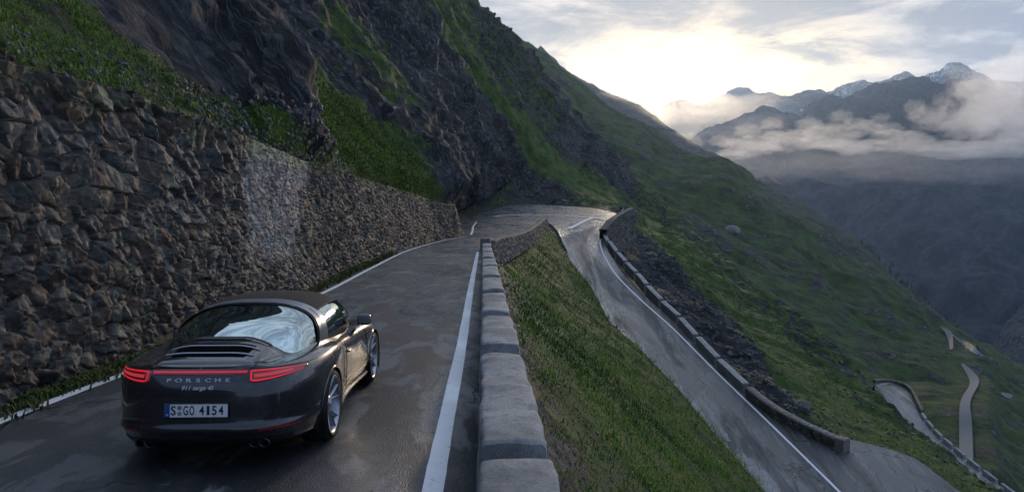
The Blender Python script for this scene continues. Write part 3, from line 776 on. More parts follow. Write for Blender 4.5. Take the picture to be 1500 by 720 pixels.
# ---------------------------------------------------------------- hillsides and mountains beyond
def loft(name, rows, nu, nv, mat, nz, seed, attrs=None, kind='structure', ridg=None, extra=None, **props):
    rr = np.array([[P(*p) for p in r] for r in rows], float)            # rows, cols, 3
    def res(a, n, ax):
        a = np.moveaxis(a, ax, 0); m0 = a.shape[0]; s = np.linspace(0, m0-1, n); i = np.minimum(s.astype(int), m0-2); t = (s-i).reshape(-1, *([1]*(a.ndim-1)))
        pad = np.concatenate([2*a[:1]-a[1:2], a, 2*a[-1:]-a[-2:-1]]); p0, p1, p2, p3 = pad[i], pad[i+1], pad[i+2], pad[i+3]
        o = .5*(2*p1+(p2-p0)*t+(2*p0-5*p1+4*p2-p3)*t*t+(3*p1-p0-3*p2+p3)*t**3)
        return np.moveaxis(o, 0, ax)
    G = res(res(rr, nu, 1), nv, 0)
    a = np.gradient(G, axis=0); b = np.gradient(G, axis=1); n = np.cross(b, a); n /= np.linalg.norm(n, axis=-1, keepdims=True)+1e-9
    n[(n*G).sum(-1) > 0] *= -1
    X, Y, Z = G[..., 0], G[..., 1], G[..., 2]
    d = 0
    for amp_, sc_, rg in nz: d = d+amp_*fbm(X/sc_, Y/sc_, Z/sc_, o=5, seed=seed, ridged=rg, g=.55); seed += 9
    if ridg: d = d+ridg[0]*fbm((X*ridg[2][0]+Y*ridg[2][1]+Z*ridg[2][2])/ridg[1]+fbm(X/ridg[1]/2, Y/ridg[1]/2, Z/ridg[1]/2, o=2, seed=seed)*.6, Z/ridg[1]/5, o=4, seed=seed, ridged=True)
    G = G+n*d[..., None]
    at = {k: f(X, Y, Z, d) for k, f in (attrs or {}).items()}
    o = mk(name, G, gridf(nv, nu), mat, attrs=at, kind=kind, **props)
    return o, G
M_HILL = mat_slope('hillside_grass', .16, (.024,.048,.012), (.060,.102,.020), (.030,.031,.034), (.085,.082,.078), (.07,.06,.045), bmp=.35)
M_WOOD = mat_slope('wooded_ridge', .12, (.012,.022,.012), (.030,.044,.018), (.030,.032,.034), (.075,.075,.072), bmp=.4)
def mat_peak(name, snow=0.0, base=(.030,.032,.038), alt=(.075,.075,.08), sc=.004, green=0.0):
    m_, g = newmat(name); po = g.n('ShaderNodeTexCoord').outputs['Object']
    a = g.noise(po, sc*3, 10, .65, .3); b = g.noise(g.vm('MULTIPLY', po, (1., 1., .35)), sc*14, 8, .66)
    c = g.mix(g.mr(a, .35, .62), C4(*base), C4(*alt)); c = g.mix(g.mr(b, .5, .66, 0, .6), c, g.vm('MULTIPLY', c, (1.9, 1.9, 1.9)))
    c = g.mix(g.mr(b, .47, .36, 0, .5), c, C4(.02, .03, .018))
    if snow:
        at = g.n('ShaderNodeAttribute', attribute_name='snow').outputs['Fac']
        k = g.mr(g.m('ADD', at, g.m('ADD', g.m('MULTIPLY', g.m('SUBTRACT', a, .5), 1.4), g.m('MULTIPLY', g.m('SUBTRACT', b, .5), 1.6))), .60, .68)
        c = g.mix(k, c, C4(.50, .52, .56))
    finish(g, c, .9, bump(g, g.m('ADD', a, b), .12/sc*.3, 1.0), spec=.1); return m_
M_PEAK = mat_peak('mountain_rock', 1.0); M_FLANK = mat_peak('valley_flank', 1.0, (.018,.024,.026), (.050,.054,.060), .003)

sil = [(700,25,1000),(745,56,980),(823,107,940),(892,160,900),(956,197,880),(988,226,860),(1030,234,830),(1068,240,800),(1094,261,780),(1143,308,740),(1192,335,720),(1235,378,690),(1289,412,670),(1337,451,660),(1386,485,660),(1437,513,680),(1470,535,700),(1510,553,720),(1620,610,760)]
mid = [(680,120,700),(725,150,690),(790,200,680),(850,240,660),(920,275,640),(965,300,620),(1010,320,600),(1050,345,580),(1085,370,560),(1130,400,540),(1170,430,520),(1220,460,500),(1270,490,480),(1320,520,460),(1370,550,410),(1415,580,370),(1450,605,370),(1500,630,380),(1600,690,400)]
low = [(650,220,420),(700,260,400),(760,300,390),(820,340,380),(880,380,370),(930,420,360),(980,450,350),(1020,480,340),(1060,500,330),(1110,540,320),(1150,570,300),(1200,610,290),(1250,650,270),(1300,680,250),(1350,700,225),(1400,730,205),(1440,760,200),(1500,780,200),(1600,850,210)]
beh = [(a, b+70, d+260) for a, b, d in sil]; low2 = [(a-60, b+190, d*.72) for a, b, d in low]
hs, HG = loft('hillside', [beh, sil, mid, low, low2], 420, 300, M_HILL, [(9, 90, True), (2.0, 18, False)], 301, {'grass': lambda X, Y, Z, d: np.clip(.74+.25*fbm(X/60, Y/60, Z/60, o=3, seed=6)-.022*d, 0, 1)}, ridg=(7, 60, (.3, 1, 0)))
s3 = [(1060,236,1500),(1104,264,1450),(1153,286,1400),(1192,315,1350),(1235,342,1300),(1269,364,1250),(1313,412,1200),(1367,461,1150),(1391,488,1100),(1440,530,1100)]
loft('wooded_hillside', [[(a, b+60, d+300) for a, b, d in s3], s3, [(a-25, b+60, d-250) for a, b, d in s3], [(a-60, b+150, d-500) for a, b, d in s3]], 260, 140, M_WOOD, [(12, 120, True), (4, 22, False)], 331, {'grass': lambda X, Y, Z, d: .62+0*X})
s4 = [(790,70,2300),(828,101,2250),(876,131,2200),(929,152,2150),(977,184,2100),(1020,213,2050),(1047,227,2000),(1066,243,1950),(1120,300,1900)]
loft('sunlit_ridge', [[(a, b+60, d+500) for a, b, d in s4], s4, [(a-25, b+70, d-250) for a, b, d in s4], [(a-60, b+170, d-500) for a, b, d in s4]], 260, 140, M_PEAK, [(12, 160, True), (5, 45, False)], 351, {'snow': lambda X, Y, Z, d: 0*X-1})
def peak(name, s, dback, drop, dfront, mat, nz, seed, snow=None, nu=320, nv=160, ridg=None, mid_=None):
    rows = [[(a, b+drop*.6, d+dback) for a, b, d in s], s]
    if mid_: rows += mid_
    rows += [[(a, b+drop, d-dfront) for a, b, d in s]] if not mid_ else []
    return loft(name, rows, nu, nv, mat, nz, seed, {'snow': snow or (lambda X, Y, Z, d: 0*X-1)}, ridg=ridg)
peak('misty_peak', [(990,235,5200),(1025,200,5100),(1073,181,5000),(1105,165,5000),(1121,157,5000),(1153,173,5000),(1180,184,5050),(1207,192,5100),(1244,205,5200),(1300,230,5300)], 900, 110, 900, M_PEAK, [(60, 420, True), (18, 90, True), (6, 30, False)], 401)
s5 = [(1150,215,5000),(1201,175,4900),(1260,155,4800),(1303,144,4700),(1340,122,4600),(1362,126,4600),(1388,133,4500),(1409,124,4500),(1450,146,4400),(1500,160,4300),(1600,170,4200),(1720,170,4100)]
m5 = [[(1080,262,4700),(1130,250,4600),(1200,235,4400),(1250,228,4300),(1300,222,4200),(1340,220,4100),(1380,215,4000),(1420,215,3900),(1470,215,3800),(1530,220,3700),(1620,230,3600),(1750,240,3500)],
      [(1060,330,4200),(1110,330,4000),(1170,330,3800),(1220,335,3600),(1275,335,3450),(1320,335,3350),(1365,335,3200),(1410,340,3100),(1460,345,3000),(1530,350,2900),(1620,360,2800),(1750,370,2700)],
      [(1100,420,3600),(1150,440,3300),(1210,460,3000),(1260,480,2800),(1310,500,2600),(1360,515,2500),(1410,530,2400),(1450,545,2300),(1500,560,2250),(1560,570,2200),(1650,590,2200),(1750,600,2200)]]
def sn5(X, Y, Z, d): return smst(300, 620, Z)*.62-.32
peak('valley_mountain', s5, 900, 100, 900, M_FLANK, [(90, 520, True), (26, 120, True), (8, 40, False)], 421, sn5, 420, 380, ridg=(110, 420, (1, .4, 0)), mid_=m5)
peak('snowy_peaks', [(1180,165,8400),(1212,139,8300),(1255,126,8200),(1271,129,8200),(1287,124,8200),(1324,113,8200),(1343,121,8200),(1377,107,8200),(1395,99,8200),(1409,101,8200),(1425,112,8200),(1480,125,8200),(1600,140,8200)], 900, 90, 900, M_PEAK, [(80, 420, True), (25, 110, False)], 441, lambda X, Y, Z, d: .50+0*X)
peak('grey_peak', [(1080,175,7000),(1127,147,6900),(1150,148,6850),(1169,142,6800),(1185,135,6800),(1212,139,6800),(1239,149,6800),(1280,170,6800),(1320,190,6800)], 700, 70, 700, M_PEAK, [(60, 350, True), (22, 90, False)], 461, lambda X, Y, Z, d: .38+0*X)
peak('pale_far_peak', [(900,200,9400),(961,166,9300),(993,152,9300),(1031,155,9300),(1063,139,9300),(1089,130,9300),(1111,139,9300),(1153,144,9300),(1200,160,9300),(1300,170,9300)], 600, 70, 600, M_PEAK, [(70, 500, True), (25, 120, False)], 481)
peak('dark_spur', [(1440,545,1700),(1462,515,1700),(1480,482,1700),(1497,460,1700),(1540,430,1700),(1640,360,1700),(1760,300,1700)], 500, 130, 300, M_WOOD, [(25, 160, True), (8, 40, False)], 491)
# valley floor
mk('valley_floor', [(-12000,1200,-900),(12000,1200,-900),(12000,9900,-900),(-12000,9900,-900)], [(0,1,2,3)], M_FLANK, kind='structure', smooth=False)

# ---------------------------------------------------------------- haze
def volmat(name, dens, col, aniso):
    m_ = bpy.data.materials.new(name); m_.use_nodes = True; g = NT(m_.node_tree)
    v = g.n('ShaderNodeVolumePrincipled', {'Color': C4(*col), 'Density': dens, 'Anisotropy': aniso}); o = g.n('ShaderNodeOutputMaterial', {1: v.outputs[0]}); return m_
M_HAZE = volmat('valley_haze', 4.4e-5, (.50,.70,1.0), .66)
hz = outward(boxmesh('haze', (600, 4600, 150), (15000, 10600, 2200), M_HAZE, kind='stuff', label='blue evening haze filling the valley'))
# ---------------------------------------------------------------- valley roads
from mathutils.bvhtree import BVHTree
def bvh_of(G):
    return BVHTree.FromPolygons([tuple(p) for p in G.reshape(-1, 3).tolist()], gridf(*G.shape[:2]).tolist())
HB = bvh_of(HG)
O_ = Vector((0, 0, ZC))
def hit(px, py, B=None, default=400):
    d = (Vector(P(px, py, 1.0))-O_).normalized(); r = (B or HB).ray_cast(O_, d)
    return np.array(r[0]) if r[0] is not None else np.array(P(px, py, default))
M_PALE = plainmat('pale_worn_road', (.12,.125,.13), .7)
def carve(G):
    Q = G.reshape(-1, 3); h = HG.reshape(-1, 3); lo_, hi_ = Q.min(0)-16, Q.max(0)+16
    ix = np.where((h[:, 0] > lo_[0]) & (h[:, 0] < hi_[0]) & (h[:, 1] > lo_[1]) & (h[:, 1] < hi_[1]))[0]
    if not len(ix): return
    D = np.hypot(h[ix, 0][:, None]-Q[None, :, 0], h[ix, 1][:, None]-Q[None, :, 1]); j = D.argmin(1); d = D[np.arange(len(ix)), j]
    k = smst(14, 4.5, d); z = Q[j, 2]-.7; h[ix, 2] = h[ix, 2]*(1-k)+z*k
    hs.data.vertices.foreach_set('co', HG.astype(np.float32).ravel()); hs.data.update()
def hill_road(name, left, right, lift=.9, n=10, **props):
    L = catmull([hit(*q) for q in left], n); Rr = catmull([hit(*q) for q in right], n)
    sm = lambda a: np.array([np.convolve(np.pad(a[:, k], 6, 'edge'), np.ones(13)/13, 'valid') for k in range(3)]).T
    z = np.maximum(sm(L)[:, 2], sm(Rr)[:, 2])+lift
    L, Rr = sm(L), sm(Rr); L[:, 2] = z; Rr[:, 2] = z
    Lb, Rb = L.copy(), Rr.copy(); Lb[:, 2] -= 5; Rb[:, 2] -= 5; t = np.linspace(0, 1, 5)[None, :, None]
    G = np.concatenate([L[:, None]*(1-t)+Rr[:, None]*t], 1); carve(G)
    return mk(name, G, gridf(*G.shape[:2]), M_PALE, kind='structure', **props), L, Rr
hill_road('valley_road', [(1405,531),(1418,551),(1421,566),(1407,583),(1405,610),(1405,640),(1405,690)], [(1408,530),(1430,550),(1435,568),(1420,588),(1423,612),(1424,640),(1426,690)], .5)
hill_road('valley_road', [(1374,478),(1384,486),(1389,500),(1392,517)], [(1378,477),(1390,487),(1395,500),(1396,518)], .8)
hill_road('valley_road', [(1381,481),(1402,500),(1420,515),(1436,524),(1462,533)], [(1382,479),(1404,497),(1422,511),(1438,520),(1464,530)], 1.0)
hill_road('valley_road', [(1464,577),(1474,584),(1483,585)], [(1465,575),(1476,579),(1486,583)], .8)

# terrace of the next hairpin below
inner = [(1281,568,141),(1290,582,138),(1302,598,134),(1322,616,130),(1345,634,126),(1372,657,121),(1400,682,116),(1428,706,111),(1462,734,106),(1520,775,98),(1600,830,88)]
outer = [(1283,561,152),(1300,560,156),(1318,564,156),(1332,573,152),(1342,592,144),(1352,612,137),(1372,636,130),(1397,658,124),(1430,685,118),(1480,722,111),(1540,765,103)]
I3 = catmull([P(*p) for p in inner], 14); O3 = catmull([P(*p) for p in outer], 14)
I3 = I3[:len(O3)]; m3 = (I3[:, 2]+O3[:, 2])/2; kk = np.convolve(np.pad(m3, 10, 'edge'), np.ones(21)/21, 'valid')
t = np.linspace(0, 1, 7)[None, :, None]
G3 = I3[:, None]*(1-t)+O3[:, None]*t
mk('lower_hairpin_road', G3, gridf(*G3.shape[:2]), M_ASPL, kind='structure', attrs={'worn': np.zeros(G3.shape[:2])})
tg3 = np.gradient(O3, axis=0); tg3[:, 2] = 0; tg3 /= np.linalg.norm(tg3, axis=1, keepdims=True); n3 = np.stack([tg3[:, 1], -tg3[:, 0], 0*tg3[:, 0]], -1)
n3 = np.where(((O3-I3)*n3).sum(1, keepdims=True) < 0, -n3, n3)
rows = [I3-n3*7-np.array([0, 0, 9.]), I3-n3*.9-np.array([0, 0, .5]), I3-np.array([0, 0, .25]), O3+n3*.1-np.array([0, 0, .25]), O3+n3*.9-np.array([0, 0, 1.2]), O3+n3*7-np.array([0, 0, 14.]), O3+n3*16-np.array([0, 0, 40.])]
s_ = np.linspace(0, 6, 61); G = np.array([rows[min(int(q), 5)]*(1-(q-min(int(q), 5)))+rows[min(int(q), 5)+1]*(q-min(int(q), 5)) for q in s_])
k_ = np.where((s_ > 1.9) & (s_ < 3.3), 0, 1)[:, None]
G[..., 2] += k_*fbm(G[..., 0]/3, G[..., 1]/3, o=3, seed=61)*.5
mk('terrace_bank', G, gridf(*G.shape[:2]), M_SLOPE, kind='structure', attrs={'grass': np.full(G.shape[:2], .8)})
pl_ = O3-n3*1.0; 
def strip3(name, C, nrm, wd, dz, mat, **kw):
    A = C+nrm*wd/2+np.array([0, 0, dz]); B = C-nrm*wd/2+np.array([0, 0, dz]); G = np.stack([A, B], 1)
    return mk(name, G, gridf(*G.shape[:2]), mat, **kw)
strip3('edge_line', pl_, n3, .22, .05, M_PAINT, kind='structure')
# its outer parapet and the dashes of blocks on both sides
cum = np.concatenate([[0], np.cumsum(np.linalg.norm(np.diff(O3, axis=0), axis=1))])
def at_s(C, cum_, s): return np.array([np.interp(s, cum_, C[:, k]) for k in range(3)])
ol = O3+n3*.15; cw = [0, 30]
nw = int(np.searchsorted(cum, 27)); tw = empty('terrace_wall', tuple(ol[0]), label='low stone parapet wall round the head of the lower hairpin far below on the right', category='wall')
rel(rubble_face('road_face', ol[:nw]-[0, 0, .3], ol[:nw]+[0, 0, .7], 0, .3, 101, res=.2, tint=1.3, capw=.45), tw)
s = 28.0; i = 0; ordn = ['first','second','third','fourth','fifth','sixth','seventh','eighth','ninth','tenth','eleventh','twelfth','thirteenth','fourteenth','fifteenth','sixteenth']
nb = 0
while s < cum[-1]-6 and nb < 16:
    a, b = at_s(ol, cum, s), at_s(ol, cum, s+2.7)
    pa = proj(a[0], a[1], a[2])
    if pa[0] < 1500:
        block('far_parapet_block', a, b, .5, .6, .6, M_COPE, 400+nb, nl=4, label=f'tiny pale parapet block, {ordn[nb]} below the terrace wall on its outer road edge', category='parapet block', group='pale blocks along the outer edge of the lower hairpin road')
        nb += 1
    s += 3.7
cumi = np.concatenate([[0], np.cumsum(np.linalg.norm(np.diff(I3, axis=0), axis=1))])
il = I3-n3*.1; s = 9.0; ni = 0
while s < cumi[-1]-6 and ni < 12:
    a, b = at_s(il, cumi, s), at_s(il, cumi, s+2.6); pa = proj(a[0], a[1], a[2])
    if pa[0] < 1480:
        block('far_parapet_block', a, b, .5, .75, .75, M_COPE, 450+ni, nl=4, label=f'tiny pale parapet block, {ordn[ni]} down the inner edge of the lower hairpin', category='parapet block', group='pale blocks along the inner edge of the lower hairpin road')
        ni += 1
    s += 4.3

# pale outcrop on the hillside and loose rocks
M_ROCK = mat_stone('loose_rock', .6, 1.0)
def boulder(name, c, r, seed, col=(.16,.15,.145), sq=(1, 1, .7), mat=None, n=22, **props):
    th = np.linspace(0, math.pi, n)[:, None]; ph = np.linspace(0, 2*math.pi, n*2, endpoint=False)[None]
    x, y, z = np.sin(th)*np.cos(ph), np.sin(th)*np.sin(ph), np.cos(th)+0*ph
    f = worley(np.arctan2(y, x)*1.5+seed, z*2.2, seed)[4:]
    k = 1+.22*fbm(x*1.3, y*1.3, z*1.3, o=4, seed=seed, g=.55)-.12*np.abs(fbm(x*2, y*2, z*2, o=2, seed=seed+4))
    # flatten into facets
    rg = np.random.default_rng(seed)
    for _ in range(9):
        nn = rg.normal(size=3); nn /= np.linalg.norm(nn); dd = .72+.15*rg.random()
        pr = (x*nn[0]+y*nn[1]+z*nn[2])*k; k = np.where(pr > dd, k*dd/np.maximum(pr, 1e-6), k)
    V = np.stack([x*k*r*sq[0]+c[0], y*k*r*sq[1]+c[1], z*k*r*sq[2]+c[2]], -1)
    cc = np.array(col)*(1+.3*fbm(x*3, y*3, z*3, o=2, seed=seed+8)[..., None])
    return mk(name, V, gridf(n, n*2, wrap=True), mat or M_ROCK, colattr=cc, **props)
TB = bvh_of(np.stack([TX2, TY2, TZ2], -1))
p = hit(1073, 337); boulder('rock_outcrop', p, 6.5, 3, (.24,.24,.235), (1.0, 1.3, .75), label='pale grey rock outcrop standing alone on the middle of the green hillside', category='rock')
p = hit(1174, 598, TB, 60); boulder('boulder', p, .75, 5, (.14,.14,.135), (1, .8, .9), label='light grey boulder on the bank just beyond the long stone wall', category='rock')
# rubble on the banks: loose stones nobody would count
def scatter_stones(name, G, mask, n, rmin, rmax, seed, label, colr=(.10,.20), pick=None):
    rg = np.random.default_rng(seed)
    w_ = mask.ravel().copy(); area = 1.0
    A = np.linalg.norm(np.cross(np.gradient(G, axis=0), np.gradient(G, axis=1)), axis=-1).ravel()
    w_ = w_*A/np.maximum(G[..., 1].ravel(), 4)**1.3; w_ /= w_.sum()
    idx = rg.choice(len(w_), n, p=w_); C = G.reshape(-1, 3)[idx]
    base = np.array([[1,0,0],[-1,0,0],[0,1,0],[0,-1,0],[0,0,1],[0,0,-1],[.7,.7,.1],[-.7,.6,.2]], float)
    import itertools
    cube = np.array(list(itertools.product((-1, 1), repeat=3)), float)
    F = np.array([[0,1,3,2],[4,6,7,5],[0,4,5,1],[2,3,7,6],[0,2,6,4],[1,5,7,3]])
    sz = (rmin+(rmax-rmin)*rg.random(n)**2.5)*np.clip(C[:, 1]/14, .7, 3.5)
    V = cube[None]*(.55+.45*rg.random((n, 8, 3)))*np.array([1, .8, .5])[None, None]
    q = rg.normal(size=(n, 4)); q /= np.linalg.norm(q, axis=1, keepdims=True); a, b, c, d = q.T
    M = np.stack([1-2*(c*c+d*d), 2*(b*c-a*d), 2*(b*d+a*c), 2*(b*c+a*d), 1-2*(b*b+d*d), 2*(c*d-a*b), 2*(b*d-a*c), 2*(c*d+a*b), 1-2*(b*b+c*c)], -1).reshape(n, 3, 3)
    V = np.einsum('nij,nkj->nki', M, V)*sz[:, None, None]+C[:, None]+np.array([0, 0, .2])*sz[:, None, None]
    FF = (F[None]+np.arange(n)[:, None, None]*8).reshape(-1, 4)
    cc = np.repeat((colr[0]+(colr[1]-colr[0])*rg.random((n, 1)))*np.array([[1.0, .97, .93]]), 8, 0)
    return mk(name, V.reshape(-1, 3), FF, M_ROCK, smooth=False, colattr=cc, kind='stuff', label=label)
GT = np.stack([TX2, TY2, TZ2], -1)
scatter_stones('scree', GT, ((CP > 3.0) & (CP < 3.99) & (TY > 6) & (TY < 34)).astype(float), 2000, .015, .07, 5, 'flat grey scree stones lying among grass above the stone wall')
scatter_stones('bank_rubble', GT, ((CP > 7.0) & (CP < 7.2) & (TY > 2.5) & (TY < 46)).astype(float), 1500, .012, .055, 6, 'loose stones at the top of the grass bank under the parapet')
scatter_stones('slope_rubble', GT, ((CP > 10.05) & (CP < 11.3) & (TY > 36) & (TY < 135)).astype(float)*(1.05-grass), 2600, .02, .09, 7, 'broken dark rock scattered on the slope beyond the lower road', (.05, .17))
scatter_stones('cliff_debris', GT, ((CP > 3.2) & (CP < 8) & (TY > 136) & (TY < 160)).astype(float), 700, .03, .08, 8, 'fallen rock at the foot of the dark cliff behind the hairpin', (.04, .14))

# ---------------------------------------------------------------- grass blades and flowers
M_GRASS, g = newmat('grass_blade')
t_ = g.n('ShaderNodeAttribute', attribute_name='tint').outputs['Color']
finish(g, t_, .75, None, spec=.2)
def blades(name, G, mask, n, seed, label, hmin=.035, hmax=.095, pal=None, yref=12., pw=1.6, tuft=5, flat=.35, wide=1.0, spread=.16):
    rg = np.random.default_rng(seed)
    dG0 = np.gradient(G, axis=0); dG1 = np.gradient(G, axis=1)
    A = np.linalg.norm(np.cross(dG0, dG1), axis=-1); w_ = (mask*A/np.maximum(G[..., 1], 3.)**pw).ravel(); w_ /= w_.sum()
    idx = rg.choice(len(w_), n, p=w_); C = G.reshape(-1, 3)[idx]
    C = C+dG0.reshape(-1, 3)[idx]*(rg.random((n, 1))-.5)+dG1.reshape(-1, 3)[idx]*(rg.random((n, 1))-.5)
    sc = np.clip(C[:, 1]/yref, .6, 14)**.55
    cl = fbm(C[:, 0]/1.3, C[:, 1]/1.3, o=3, seed=seed); big = fbm(C[:, 0]/6, C[:, 1]/6, o=2, seed=seed+3)
    pal = np.array(pal if pal is not None else [[.042,.088,.012],[.082,.158,.016],[.130,.220,.024],[.185,.210,.044]])
    V = []; CC = []
    for k in range(tuft):
        az = rg.random(n)*2*math.pi; h = (hmin+(hmax-hmin)*rg.random(n))*sc*(1+.7*cl); wdt = h*.085*wide+.004*sc
        off = (rg.random((n, 2))-.5)*spread*sc[:, None]; lean = (.25+.9*rg.random(n))*h
        base = C+np.stack([off[:, 0], off[:, 1], -.01*sc], -1); dx, dy = np.cos(az), np.sin(az)
        side = np.stack([-dy*wdt, dx*wdt, 0*dx], -1)
        midp = base+np.stack([dx*lean*.35+.08*h, dy*lean*.35, h*.62], -1); tip = base+np.stack([dx*lean+.18*h, dy*lean, h*(.95-.2*rg.random(n))], -1)
        V.append(np.stack([base-side, base+side, midp+side*.8, tip, midp-side*.8], 1))
        v_ = np.clip(1.4+cl*1.6+big*2.6+(rg.random(n)-.5)*1.6, 0, 2.999); i_ = v_.astype(int); f_ = (v_-i_)[:, None]
        c = pal[i_]*(1-f_)+pal[i_+1]*f_; CC.append(np.repeat(c[:, None], 5, 1))
    V = np.concatenate(V); CC = np.concatenate(CC); N = len(V)
    f1 = (np.array([[0,1,2,4]])+np.arange(N)[:, None]*5); f2 = (np.array([[4,2,3,3]])+np.arange(N)[:, None]*5)
    tri = np.concatenate([f1[:, [0,1,2]], f1[:, [0,2,3]], f2[:, [0,1,2]]])
    return mk(name, V.reshape(-1, 3), tri, M_GRASS, colattr=CC, kind='stuff', label=label, smooth=False)
mS1 = ((CP > 7.015) & (CP < 7.985) & (TY > 2.2) & (TY < 104)).astype(float)*np.clip(.2+smst(7.01, 7.07, CP+.05*fbm(TX, TY, o=2, seed=3)), 0, 1)*(.12+.88*smst(-.42, -.12, fbm(TX/1.1, TY/1.6, o=3, seed=91)))
blades('grass', GT, mS1, 95000, 11, 'short mountain grass on the bank between the two roads', yref=11, pw=1.75, hmin=.05, hmax=.13, tuft=4, wide=.62, spread=.26)
mUL = ((CP > 2.2) & (CP < 3.99) & (TY < 62)).astype(float)*np.clip(grass*1.6-.45, 0, 1)
blades('grass', GT, mUL, 20000, 12, 'grass growing on the bank above the stone wall', yref=11, pw=1.5)
mML = ((CP > 1) & (CP < 4.) & (TY > 34) & (TY < 140)).astype(float)*np.clip(grass*3-1.8, 0, 1)
blades('grass', GT, mML, 9000, 13, 'bright grass strip running up the mountainside between the rock ridges', yref=14, pw=1.2, hmin=.04, hmax=.10, wide=1.6, pal=[[.045,.070,.014],[.085,.125,.024],[.13,.165,.036],[.17,.16,.05]])
mN1 = ((CP > 10.1) & (CP < 12)).astype(float)*np.clip(grass*2.2-.8, 0, 1)
blades('grass', GT, mN1, 34000, 14, 'grass on the slope falling away beyond the lower road', yref=14, pw=1.2, hmin=.04, hmax=.09, wide=1.5)
# weeds at the foot of the big wall and along the road edge
fx = []
rg = np.random.default_rng(4)
yv = np.concatenate([7.5+6*rg.random(1500), 9+30*rg.random(1200)]); xw = X_wall(yv)+.06+.30*rg.random(len(yv))**1.6
dens = fbm(yv/1.3, xw*0, o=2, seed=15); keep = dens > -.02
FG = np.stack([xw[keep], yv[keep], zu(yv[keep])+.005], -1)[:, None].repeat(2, 1); FG[:, 1, 0] += .02
blades('roadside_weeds', np.concatenate([FG, FG+[0, .02, 0]], 0), np.ones((len(FG)*2, 2)), 2600, 16, 'tufts of weeds and grass at the foot of the big stone wall', yref=11, pw=0.5, hmin=.04, hmax=.12, pal=[[.03,.045,.012],[.05,.075,.016],[.085,.10,.03],[.11,.10,.04]])
M_FLW, g = newmat('flower'); finish(g, g.n('ShaderNodeAttribute', attribute_name='tint').outputs['Color'], .6)
def flowers(name, G, mask, n, seed, label, col):
    rg = np.random.default_rng(seed); w_ = (mask/np.maximum(G[..., 1], 3)**.9).ravel()*np.clip(fbm(G[..., 0]/2, G[..., 1]/2, o=2, seed=seed), .02, 1).ravel(); w_ /= w_.sum()
    C = G.reshape(-1, 3)[rg.choice(len(w_), n, p=w_)]+np.concatenate([(rg.random((n, 2))-.5)*.2, np.zeros((n, 1))], 1)
    s = .016*np.clip(C[:, 1]/10, .8, 2.5)*(.6+.7*rg.random(n)); C[:, 2] += .10+.05*rg.random(n)
    q = np.array([[1,0,.3],[0,1,.3],[-1,0,.3],[0,-1,.3],[0,0,1],[0,0,-.3]]); V = C[:, None]+q[None]*s[:, None, None]
    T_ = np.array([[0,1,4],[1,2,4],[2,3,4],[3,0,4],[1,0,5],[2,1,5],[3,2,5],[0,3,5]]); F = (T_[None]+np.arange(n)[:, None, None]*6).reshape(-1, 3)
    mk(name, V.reshape(-1, 3), F, M_FLW, colattr=np.repeat(np.array([col]), n*6, 0), kind='stuff', label=label)
flowers('yellow_flowers', GT, mS1, 620, 21, 'small yellow flowers dotted over the grass bank between the roads', (.55,.38,.03))
flowers('yellow_flowers', GT, mUL, 420, 22, 'small yellow flowers above the stone wall', (.50,.34,.03))
flowers('orange_weeds', GT, mS1, 260, 23, 'rusty orange seed heads in the grass bank', (.30,.12,.03))

# ---------------------------------------------------------------- wire netting with its cables over the cliff
def cable(name_parent, pts, r=.03):
    pts = np.array(pts); n = len(pts); tg = np.gradient(pts, axis=0); tg /= np.linalg.norm(tg, axis=1, keepdims=True)+1e-9
    s1 = np.cross(tg, [0, 0, 1.]); s1 /= np.linalg.norm(s1, axis=1, keepdims=True)+1e-9; s2 = np.cross(tg, s1)
    V = np.array([pts+s1*math.cos(a)*r+s2*math.sin(a)*r for a in np.arange(4)*math.pi/2]).transpose(1, 0, 2)
    return mk('cable', V, gridf(n, 4, wrap=True), M_STEEL, name_parent)

# ---------------------------------------------------------------- conifers on the far ridge
s3B = None
def wood(name, line, n, seed, hgt, label):
    rg = np.random.default_rng(seed); V = []; F = []; o = 0
    L = np.array([P(*q) for q in line]); 
    for i in range(n):
        t = rg.random()*(len(L)-1); k = int(t); c = L[k]*(1-t+k)+L[min(k+1, len(L)-1)]*(t-k)
        c = c+np.array([(rg.random()-.5)*14, (rg.random()-.75)*90, 0]); c[2] -= 6+abs(rg.normal())*9
        h = hgt*(.6+.7*rg.random()); r = h*.20; m_ = 7
        for lv in range(4):
            z0 = h*(.12+.22*lv); z1 = min(h, z0+h*.36); rr = r*(1-lv*.22)
            ring = [(c[0]+rr*math.cos(a)*(.75+.5*rg.random()), c[1]+rr*math.sin(a)*(.75+.5*rg.random()), c[2]+z0) for a in np.arange(m_)*2*math.pi/m_]
            V += ring+[(c[0], c[1], c[2]+z1)]; F += [(o+j, o+(j+1) % m_, o+m_) for j in range(m_)]; o += m_+1
    return mk(name, V, F, M_CONIF, smooth=False, kind='stuff', label=label)
M_CONIF = plainmat('conifer_needles', (.016,.028,.014), .9)
wood('conifer_wood', [(1215,360,1310),(1235,343,1300),(1269,366,1250),(1290,392,1225),(1313,414,1200),(1340,440,1170),(1367,462,1150),(1391,490,1110)], 260, 31, 9.5, 'dark conifer wood along the crest of the far hillside')
wood('conifer_wood', [(1110,290,1460),(1153,306,1400),(1192,335,1350),(1240,380,1280)], 50, 32, 9, 'scattered small conifers high on the far hillside')

